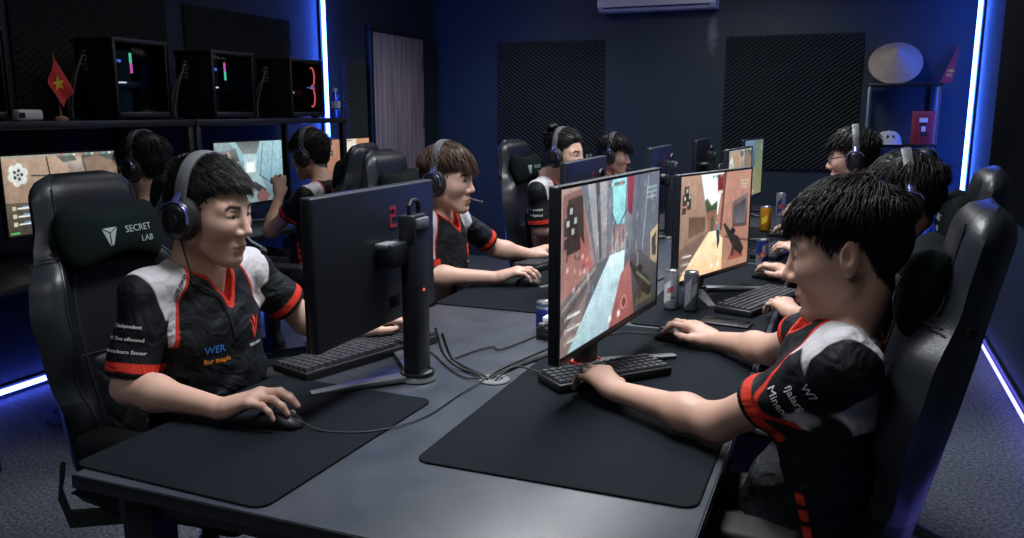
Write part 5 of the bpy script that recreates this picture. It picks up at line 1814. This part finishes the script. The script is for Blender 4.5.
# ---------------------------------------------------------------- the long table
t = thing('long_table', 'long charcoal table shared by both rows of players', 'table', (-.782, 3.75, 0))
TW, T0, T1 = 1.184, 1.10, 6.55
c = MB(); c.box((0, (T0 + T1) / 2 - 3.75, .735), (TW, T1 - T0, .03), .004); top = c.build('table_top', M['table'], t)
eb = MB()
for s in (-1, 1):
    eb.box((s * (TW / 2 + .0006), (T0 + T1) / 2 - 3.75, .734), (.0016, T1 - T0 + .002, .026), .0004)
    eb.box((0, (T0 if s < 0 else T1) - 3.75 + s * .0006, .734), (TW, .0016, .026), .0004)
eb.build('edge_band', M['black_metal'], t)
for y in (T0 + .10, (T0 + T1) / 2, T1 - .10):
    for s in (-1, 1):
        MB().box((s * .50, y - 3.75, .35), (.07, .07, .70), .005).build('leg', M['black_metal'], t)
    MB().box((0, y - 3.75, .68), (.93, .05, .06), .004).build('cross_rail', M['black_metal'], t)
for s in (-1, 1):
    MB().box((s * .50, (T0 + T1) / 2 - 3.75, .685), (.045, T1 - T0 - .35, .06), .004).build('side_rail', M['black_metal'], t)
for y in (1.94, 3.35, 4.75):
    c = MB(); c.lathe([(.022, .7505), (.040, .7505), (.042, .753), (.040, .7555), (.024, .7555), (.022, .7505)], 28, Matrix.Translation((-.045, y - 3.75, 0)), cap=False)
    c.lathe([(.001, .7506), (.023, .7506), (.023, .7512), (.001, .7512)], 24, Matrix.Translation((-.045, y - 3.75, 0)))
    g = c.build('cable_grommet', M['grey_plastic'], t)

TZ = .7502
MG = 'black desk mats'
make_mat('black desk mat at the near left end of the table', -1.395, -.915, 1.12, 1.745, TZ, MG, rz=-.035)
make_mat('large black desk mat at the near right end of the table', -.775, -.205, 1.40, 2.62, TZ, MG)
make_mat('black desk mat in front of the brown haired player', -1.385, -.945, 2.68, 3.62, TZ, MG)
make_mat('black desk mat under the phone and silver cans', -.64, -.205, 2.655, 3.95, TZ, MG)
make_mat('black desk mat before the left player with the hair bun', -1.385, -.945, 4.05, 4.95, TZ, MG)
make_mat('black desk mat before the bespectacled player on the right', -.70, -.205, 4.02, 5.25, TZ, MG)

MO = 'monitors on the long table'
make_monitor('large monitor seen from behind at the near left of the table', MO, TZ, (-1.10, 1.797), PI, .578, .910, 1.265, view_green(), neck_off=-.075)
make_monitor('large monitor with grey alley game view and teal path', MO, TZ + .004, (-.552, 2.115), -.102, .728, .868, 1.287, view_street(), red_ring=True)
make_monitor('monitor with orange brick lane game view behind the cans', MO, TZ + .004, (-.446, 3.215), -.334, .578, .828, 1.232, view_brick())
make_monitor('monitor seen from behind in front of the left player with hair bun', MO, TZ, (-1.005, 3.29), PI + .01, .58, .88, 1.262, view_green())
make_monitor('second monitor back along the left row, behind the large alley screen', MO, TZ, (-.98, 4.64), PI, .56, .88, 1.262, view_street())
make_monitor('farthest monitor back along the left row', MO, TZ, (-.93, 5.75), PI, .52, .88, 1.27, view_brick())
make_monitor('dark edged monitor just behind the orange brick lane screen', MO, TZ, (-.52, 4.55), -.10, .56, .87, 1.265, view_tan())
make_monitor('farthest monitor on the right row with a green yellow view', MO, TZ, (-.60, 6.02), -.12, .56, .86, 1.268, view_green())

KG = 'black keyboards on the long table'
MZ = TZ + .0046
make_keyboard('black keyboard under the near left monitor', (-1.275, 2.00, TZ), PI - .305, .50, KG, .150)
make_keyboard('compact black keyboard under the near right player hand', (-.555, 2.055, MZ), -.72, .35, KG, .118)
make_keyboard('black keyboard beside the phone on the right side', (-.262, 3.10, MZ), -.33, .44, KG, .140)
make_keyboard('black keyboard in front of the brown haired player', (-1.255, 3.56, MZ), PI - .25, .36, KG)
make_keyboard('black keyboard before the left player with the hair bun', (-1.27, 4.85, MZ), PI - .1, .36, KG)
make_keyboard('black keyboard before the bespectacled right hand player', (-.30, 4.28, MZ), -.2, .40, KG)
CG = 'black computer mice on the long table'
make_mouse('black wired mouse under the hand of the near left player', (-1.150, 1.452, MZ), .18, CG,
           [(-1.03, 1.46, TZ + .006), (-.93, 1.50, TZ + .006), (-.87, 1.62, TZ + .004), (-.86, 1.80, TZ + .004), (-.845, 1.93, TZ + .008)])
make_mouse('black wired mouse under the far hand of the near right player', (-.462, 2.490, MZ), PI - .30, CG,
           [(-.56, 2.53, TZ + .008), (-.64, 2.50, TZ + .008), (-.74, 2.30, TZ + .006), (-.80, 2.10, TZ + .004)])
make_mouse('black mouse under the hand of the brown haired player', (-1.165, 3.110, MZ), .2, CG)
make_mouse('black mouse beside the blue can', (-.285, 3.615, MZ), PI - .2, CG)
make_mouse('black mouse before the left player with the hair bun', (-1.16, 4.42, MZ), .2, CG)
make_mouse('black mouse behind the orange can', (-.335, 4.905, MZ), PI - .1, CG)

CN = 'drink cans on the long table'
sv = [(.035, .085, -2.6, -.9, .05, M['can_grey']), (.095, .12, -2.4, -.6, .02, M['white'])]
make_can('tall silver can with a grey band beside the orange brick lane screen', (-.548, 2.905, MZ), M['can_silver'], None, CN, stripe=[(.030, .10, -2.7, -1.5, .02, M['white']), (.045, .052, -2.6, -.8, 0, M['can_grey']), (.065, .085, -2.0, -1.2, .01, M['logo_red'])])
make_can('dark slate can standing right of the silver can', (-.478, 2.900, MZ), M['can_grey'], None, CN, stripe=[(.03, .11, -2.3, -1.4, .03, M['can_silver']), (.06, .10, -1.3, -.6, .02, M['can_silver'])])
make_can('blue and silver energy drink can beside the mouse', (-.318, 3.785, MZ), M['can_blue'], None, CN,
         stripe=[(.070, .125, -1.5, -.4, .02, M['can_silver']), (.020, .072, -2.9, -1.5, -.02, M['can_silver']), (.062, .088, -2.0, -1.0, .015, M['red_print']), (.066, .080, -1.62, -1.38, 0, M['yellow'])])
make_can('orange can standing behind the blue and silver can', (-.420, 5.09, MZ), M['can_orange'], None, CN, stripe=[(.05, .09, -2.2, -1.2, .02, M['yellow'])], h=.150, r=.032)
make_can('farthest silver and blue can near the end of the table', (-.392, 5.87, TZ), M['can_silver'], None, CN, stripe=[(.03, .12, -2.2, -1.3, .03, M['can_blue']), (.06, .09, -1.9, -1.2, .01, M['red_print'])], h=.165, r=.030)
make_can('short dark blue can with a white band by the large alley screen', (-.870, 2.47, TZ), M['can_blue'], None, CN, stripe=[(.078, .088, -3.0, 0, 0, M['can_silver'])], h=.100, r=.033)
t = thing('power_adapter', 'small black and white power adapter beside the short blue can', 'adapter', (-.835, 2.40, TZ))
MB().box((0, 0, .02), (.06, .08, .04), .006).build('body', M['plastic'], t)
MB().box((.005, .01, .055), (.045, .05, .026), .005).build('plug_block', M['white_plastic'], t)
MB().box((-.012, -.03, .047), (.02, .018, .012), .003).build('connector', M['grey_plastic'], t)

t = thing('smartphone', 'black smartphone lying face up beside the slate can', 'phone', (-.335, 2.765, MZ), 1.45)
MB().box((0, 0, .004), (.080, .165, .008), .0038, seg=3).build('phone_body', M['plastic'], t)
MB().box((0, 0, .0083), (.072, .156, .0008), .0003).build('phone_glass', M['glass'], t)

# cables gathered at the grommet
cz = TZ + .005
gx, gy = -.840, 1.94
KB = 'black cables between the monitors and the table grommet'
cable_obj('thick cable from the near left monitor to the grommet', [(-1.02, 2.02, .84), (-1.00, 2.03, .775), (-.96, 2.02, cz), (-.89, 1.97, cz), (gx - .01, gy, cz), (gx, gy, TZ - .02)], .0042, KB)
cable_obj('second thick cable from the near left monitor', [(-1.03, 2.00, .86), (-1.00, 1.99, .79), (-.95, 1.985, cz + .003), (-.89, 1.955, cz + .003), (gx - .02, gy - .01, cz + .002), (gx - .008, gy - .01, TZ - .02)], .0042, KB)
cable_obj('thick cable from the grommet to the alley screen', [(gx + .008, gy, TZ - .02), (gx + .005, gy + .02, cz), (-.80, 2.10, cz), (-.74, 2.22, cz + .01), (-.66, 2.22, .82)], .0042, KB)
cable_obj('second thick cable from the grommet to the alley screen', [(gx - .005, gy + .01, TZ - .02), (gx - .002, gy + .03, cz + .004), (-.81, 2.14, cz + .004), (-.75, 2.27, cz + .02), (-.65, 2.24, .84)], .0042, KB)
cable_obj('thin cable looping toward the small blue can', [(-1.01, 2.05, cz), (-.98, 2.17, cz), (-.95, 2.22, cz), (-.92, 2.20, cz), (-.89, 2.30, cz), (-.87, 2.38, cz), (-.82, 2.34, cz + .02)], .0028, KB)
cable_obj('thin cable from the grommet to the compact keyboard', [(gx + .01, gy - .01, TZ - .02), (gx + .02, gy, cz), (-.79, 2.00, cz + .02), (-.73, 2.02, cz + .006), (-.66, 1.99, cz + .006), (-.60, 2.02, cz + .012)], .0026, KB)
cable_obj('thin cable lying across the table left of the grommet', [(-1.20, 2.14, cz), (-1.10, 2.10, cz), (-.98, 1.98, cz), (-.90, 1.92, cz), (gx - .01, gy - .012, cz), (gx - .004, gy - .012, TZ - .02)], .0024, KB)
cable_obj('cable bundle behind the small blue can', [(-.80, 2.30, cz), (-.78, 2.48, cz), (-.84, 2.60, cz), (-.80, 2.80, cz), (-.86, 3.0, cz)], .004, KB)
cable_obj('cable tangle behind the orange brick lane screen', [(-.62, 3.35, .80), (-.72, 3.33, cz), (-.80, 3.35, cz), (-.86, 3.45, cz), (-.95, 3.40, cz + .02)], .004, KB)

# ---------------------------------------------------------------- chairs
CH = 'black gaming chairs'
make_chair('large black gaming chair behind the near left player, pillow logo facing out', CH, (-1.62, 1.715, 0), .04, recline=.18)
make_chair('black gaming chair at the near right corner of the picture', CH, (-.120, 1.83, 0), PI - .06, recline=.21)
make_chair('black gaming chair behind the right player with the dark shaggy hair', CH, (.075, 2.93, 0), PI - .05, recline=.17)
make_chair('black gaming chair behind the bespectacled player on the right', CH, (.00, 4.40, 0), PI, recline=.17)
make_chair('black gaming chair behind the brown haired player on the left', CH, (-1.545, 3.20, 0), .05, recline=.16)
make_chair('black gaming chair with painted edge sheen behind the left player with the hair bun', CH, (-1.52, 4.62, 0), -.1, recline=.16)
make_chair('gaming chair behind the farthest left player', CH, (-1.58, 5.98, 0), 0, recline=.16)
make_chair('gaming chair of the player facing the tan screen at the wall', CH, (-2.80, 2.70, 0), PI, recline=.16)
make_chair('gaming chair of the player with the raised hand at the wall', CH, (-2.72, 3.80, 0), PI + .15, recline=.16)
# ---------------------------------------------------------------- players
def spec(head, shR, elR, wrR, knR, shL, elL, wrL, knL, **k):
    d = dict(head=head, shR=shR, elR=elR, wrR=wrR, knR=knR, shL=shL, elL=elL, wrL=wrL, knL=knL)
    d.update(k); return d

HG = 'headsets worn by the players'
VEM = [[(-.022, .028), (-.012, .020), (-.002, -.004), (-.002, -.030), (-.010, -.012)], [(.022, .028), (.012, .020), (.002, -.004), (.002, -.030), (.010, -.012)],
       [(-.006, .022), (0, .034), (.006, .022), (0, .004)]]
WM = polys_geo([[(-.045, .012), (-.035, .012), (-.030, -.004), (-.024, .012), (-.016, .012), (-.010, -.004), (-.004, .012), (.006, .012), (-.006, -.014), (-.013, -.014), (-.020, .002), (-.027, -.014), (-.034, -.014)]])

def prints(p, full=True, k='R', words=('Independent', 'Mr. Time offwend', 'Tho n a bearn Stoer')):
    p.chest_print(polys_geo(VEM), M['red_print'], .070, .125, 'team_emblem', tilt=.1)
    p.chest_print(text_geo('TEAM WIND', .010), M['white'], .072, .170, 'chest_print', tilt=.1)
    if full:
        p.chest_print(text_geo('WER', .026), M['blue_print'], -.090, .150, 'sponsor_print', tilt=-.35)
        p.chest_print(text_geo('Bar mapls', .018), M['orange_print'], -.085, .178, 'sponsor_print', tilt=-.35)

# near left
p1 = Person('player in black and red jersey at the near left, hand on mouse', (-1.57, 1.66, 0), 0,
    spec((-1.487, 1.657, 1.205), (-1.545, 1.475, 1.012), (-1.545, 1.415, .808), (-1.272, 1.420, .787), (-1.195, 1.440, .818),
         (-1.535, 1.845, 1.020), (-1.450, 1.985, .845), (-1.345, 2.100, .800), (-1.282, 2.178, .826),
         yaw=.13, pitch=.13, roll=.0, h=.0030, skin='skin_a', hip=(.01, .02, .565), handL='keys', handR='mouse', face=1.04, sleeve=.178, sleeveL=.150,
         hair=dict(n=1500, top=.042, side=.010, fringe=.010, thick=.013, comb=(1, .25, .1), radial=.25, lift=.35, wild=.16, grav=.12, w=.0062, seed=3)))
prints(p1)
p1.sleeve_text('R', ['□ Independent', 'Mr. Time offwend', 'Tho n a bearn Stoer'], .0122, .40, ang=.25)
nn = unit(p1.fwd * .55 - p1.lat * .2 + np.array([0, 0, .8])); axv = unit(p1.fwd * -.45 + p1.lat * .9 + np.array([0, 0, .35]))
axv = unit(axv - nn * (axv @ nn))
p1.print_on('shoulder_print', text_geo('GIVEWAY', .014), M['soft_black'], p1.mid - p1.lat * .115 + p1.fwd * .055 + np.array([0, 0, .02]) + nn * .03, axv, np.cross(nn, axv))
headset(p1, 'black headset with painted blue yoke glint on the near left player', HG, mic_dir=1, cord=[p1.world(p1.head + np.array([.015, -.085, -.16])), p1.world(p1.mid + np.array([.10, -.035, -.03])), p1.world(p1.mid + np.array([.125, -.02, -.12]))])
# near right
p2 = Person('player in black and red jersey at the near right, seen in profile', (-.03, 1.72, 0), PI,
    spec((.010, 1.700, 1.187), (.015, 1.895, 1.000), (-.150, 2.255, .822), (-.325, 2.430, .787), (-.405, 2.468, .815),
         (.030, 1.530, 1.005), (-.215, 1.690, .810), (-.468, 1.838, .800), (-.555, 1.915, .826),
         yaw=-.06, pitch=.17, roll=.04, h=.0032, skin='skin_b', hip=(.0, 0, .56), handL='keys', handR='mouse', sleeve=.205,
         hair=dict(n=2000, top=.052, side=.016, fringe=.012, thick=.017, comb=(1, 0, -.1), radial=.75, lift=.30, wild=.34, grav=.36, w=.0075, seed=5)))
prints(p2, False)
p2.sleeve_text('L', ['W7', 'fjalarg', 'Mineni il'], .022, .34, ang=.0)
# brown haired
p3 = Person('brown haired player in black and red jersey on the left side', (-1.60, 3.07, 0), 0,
    spec((-1.510, 3.066, 1.180), (-1.570, 2.885, 1.000), (-1.550, 2.905, .805), (-1.285, 3.055, .787), (-1.205, 3.088, .816),
         (-1.560, 3.255, 1.005), (-1.455, 3.430, .840), (-1.330, 3.560, .800), (-1.265, 3.625, .826),
         yaw=.02, pitch=.05, h=.0042, skin='skin_a', hip=(.0, 0, .56), handL='keys', handR='mouse', face=1.06, sleeve=.19,
         hair=dict(n=1100, top=.060, side=.016, fringe=.035, thick=.024, comb=(1, 0, 0), radial=.7, lift=.25, wild=.2, grav=.40, w=.008, seed=8, mat='hair_brown')))
prints(p3, False)
headset(p3, 'black headset with painted blue yoke glint on the brown haired player', HG, mic_dir=1)
# bun
p4 = Person('player with a hair bun farther along the left side', (-1.57, 4.42, 0), 0,
    spec((-1.45, 4.42, 1.215), (-1.545, 4.225, 1.03), (-1.53, 4.24, .82), (-1.27, 4.38, .787), (-1.19, 4.41, .816),
         (-1.545, 4.615, 1.03), (-1.47, 4.76, .84), (-1.34, 4.85, .800), (-1.27, 4.88, .826),
         yaw=-.18, pitch=.03, h=.005, skin='skin_a', hip=(.0, 0, .56), handL='keys', handR='mouse', sleeve=.20,
         hair=dict(n=900, top=.045, side=.010, fringe=.02, thick=.020, comb=(-1, 0, .2), radial=.1, lift=.2, wild=.2, grav=.05, w=.008, seed=9, bun=True)))
p4.sleeve_text('R', ['• noten', '• fumus'], .024, .55, ang=.1)
headset(p4, 'grey banded headset on the left player with the hair bun', HG, mic=False)
p5 = Person('farthest player on the left side with a dark fringe', (-1.62, 5.78, 0), 0,
    spec((-1.53, 5.78, 1.150), (-1.60, 5.59, .98), (-1.57, 5.60, .81), (-1.30, 5.75, .787), (-1.22, 5.78, .816),
         (-1.60, 5.97, .98), (-1.50, 6.10, .83), (-1.36, 6.16, .79), (-1.28, 6.18, .815),
         yaw=.0, pitch=.1, h=.006, skin='skin_a', hip=(.0, 0, .55), handL='keys', handR='mouse',
         hair=dict(n=700, top=.07, side=.02, fringe=.04, thick=.026, radial=.7, lift=.25, wild=.2, grav=.45, w=.010, seed=10)))
headset(p5, 'pale banded headset on the farthest left player', HG, mic_dir=1)
# right side, second
p6 = Person('player with shaggy dark hair behind the near right player', (.06, 2.95, 0), PI,
    spec((.180, 2.95, 1.175), (.13, 3.14, 1.01), (.0, 3.36, .82), (-.165, 3.545, .787), (-.245, 3.585, .815),
         (.14, 2.755, 1.01), (.03, 2.62, .825), (-.125, 2.800, .800), (-.190, 2.905, .828),
         yaw=.0, pitch=.16, h=.0045, skin='skin_b', hip=(.0, 0, .56), handL='keys', handR='mouse', sleeve=.20,
         hair=dict(n=1200, top=.065, side=.030, fringe=.03, thick=.026, radial=.8, lift=.35, wild=.4, grav=.3, w=.008, seed=12)))
headset(p6, 'grey banded headset on the shaggy haired right player', HG, mic=False)
p7 = Person('bespectacled player farther along the right side', (.00, 4.35, 0), PI,
    spec((.025, 4.35, 1.235), (.06, 4.545, 1.02), (-.01, 4.76, .83), (-.195, 4.86, .787), (-.285, 4.895, .815),
         (.06, 4.155, 1.02), (-.01, 4.06, .82), (-.160, 4.060, .800), (-.235, 4.100, .828),
         yaw=.0, pitch=.1, h=.005, skin='skin_a', hip=(.0, 0, .56), handL='keys', handR='mouse', sleeve=.20,
         hair=dict(n=800, top=.055, side=.020, fringe=.03, thick=.022, radial=.6, lift=.35, wild=.3, grav=.3, w=.009, seed=13)))
headset(p7, 'black headset with pale band on the bespectacled player', HG, mic=False)
# spectacles on p7
t = thing('spectacles', 'dark framed spectacles on the right side player', 'glasses')
mtx = Matrix.Identity(4); R3 = p7.Ri.T @ p7.RH
for i in range(3):
    for j in range(3): mtx[i][j] = R3[i, j] * p7.S
mtx.translation = Vector(p7.world(p7.head)); t.matrix_world = mtx
for s in (-1, 1):
    c = MB(); c.tube([(.100, s * .033 + .021 * math.cos(k * PI / 12), -.003 + .017 * math.sin(k * PI / 12)) for k in range(25)], .0018, 6); c.build('lens_rim', M['glasses'], t)
    c = MB(); c.tube([(.099, s * .054, .004), (.085, s * .076, .006), (.0, s * .086, .012), (-.02, s * .088, .004)], .0018, 6); c.build('temple_arm', M['glasses'], t)
c = MB(); c.tube([(.101, -.012, .0), (.104, 0, .003), (.101, .012, .0)], .0018, 6); c.build('bridge', M['glasses'], t)
p8 = Person('farthest right player, one hand seen beyond the orange can', (.02, 5.72, 0), PI,
    spec((.06, 5.72, 1.17), (.08, 5.91, .98), (.0, 6.05, .82), (-.20, 6.12, .787), (-.29, 6.13, .815),
         (.08, 5.53, .98), (-.02, 5.53, .82), (-.225, 5.60, .800), (-.30, 5.645, .828),
         yaw=.0, pitch=.1, h=.006, skin='skin_a', hip=(.0, 0, .55), handL='keys', handR='mouse',
         hair=dict(n=500, top=.06, side=.02, thick=.024, w=.010, seed=14)))
# wall side players
p9 = Person('player at the wall desk seen from behind, facing the tan screen', (-2.83, 2.80, 0), PI,
    spec((-2.86, 2.80, 1.215), (-2.82, 2.99, 1.01), (-2.95, 3.10, .83), (-3.17, 3.08, .787), (-3.26, 3.07, .81),
         (-2.82, 2.61, 1.01), (-2.95, 2.52, .83), (-3.16, 2.55, .787), (-3.25, 2.57, .81),
         yaw=.1, pitch=.15, h=.006, skin='skin_a', hip=(.0, 0, .56), handL='keys', handR='mouse',
         hair=dict(n=900, top=.06, side=.03, thick=.024, radial=.9, w=.009, seed=15)))
headset(p9, 'black headset on the player facing the tan screen', HG, mic=False)
p10 = Person('player at the wall desk with a raised left hand', (-2.76, 3.90, 0), PI,
    spec((-2.79, 3.93, 1.215), (-2.72, 4.10, 1.01), (-2.92, 4.20, .83), (-3.16, 4.25, .787), (-3.25, 4.26, .81),
         (-2.70, 3.745, 1.00), (-2.985, 3.80, .790), (-3.025, 3.945, .985), (-3.05, 3.985, 1.065),
         yaw=.0, pitch=.12, h=.005, skin='skin_b', hip=(.0, 0, .56), handL='hold', handR='mouse', dorsL=(.7, -.6, .2), sleeve=.17,
         hair=dict(n=900, top=.055, side=.025, thick=.022, radial=.9, w=.009, seed=16)))
headset(p10, 'black headset on the player with the raised hand', HG, mic=False)

# ---------------------------------------------------------------- camera, world, view
cam = bpy.data.cameras.new('camera'); cam.sensor_fit = 'HORIZONTAL'; cam.sensor_width = 36.0
cam.lens = 36.0 * FPX / 1024.0; cam.clip_start = .05; cam.clip_end = 60
co = bpy.data.objects.new('camera', cam); COL.objects.link(co)
co.location = (0, 0, HCAM)
fwd = Vector((-math.sin(YAW) * math.cos(PITCH), math.cos(YAW) * math.cos(PITCH), -math.sin(PITCH)))
co.rotation_euler = fwd.to_track_quat('-Z', 'Y').to_euler()
SC.camera = co
w = bpy.data.worlds.new('room air'); SC.world = w; w.use_nodes = True
w.node_tree.nodes['Background'].inputs['Color'].default_value = (.05, .07, .12, 1)
w.node_tree.nodes['Background'].inputs['Strength'].default_value = .3
vs = SC.view_settings
vs.view_transform = 'Standard'; vs.look = 'None'; vs.gamma = 1.0; vs.exposure = 0.06; vs.use_curve_mapping = False
SC.display_settings.display_device = 'sRGB'
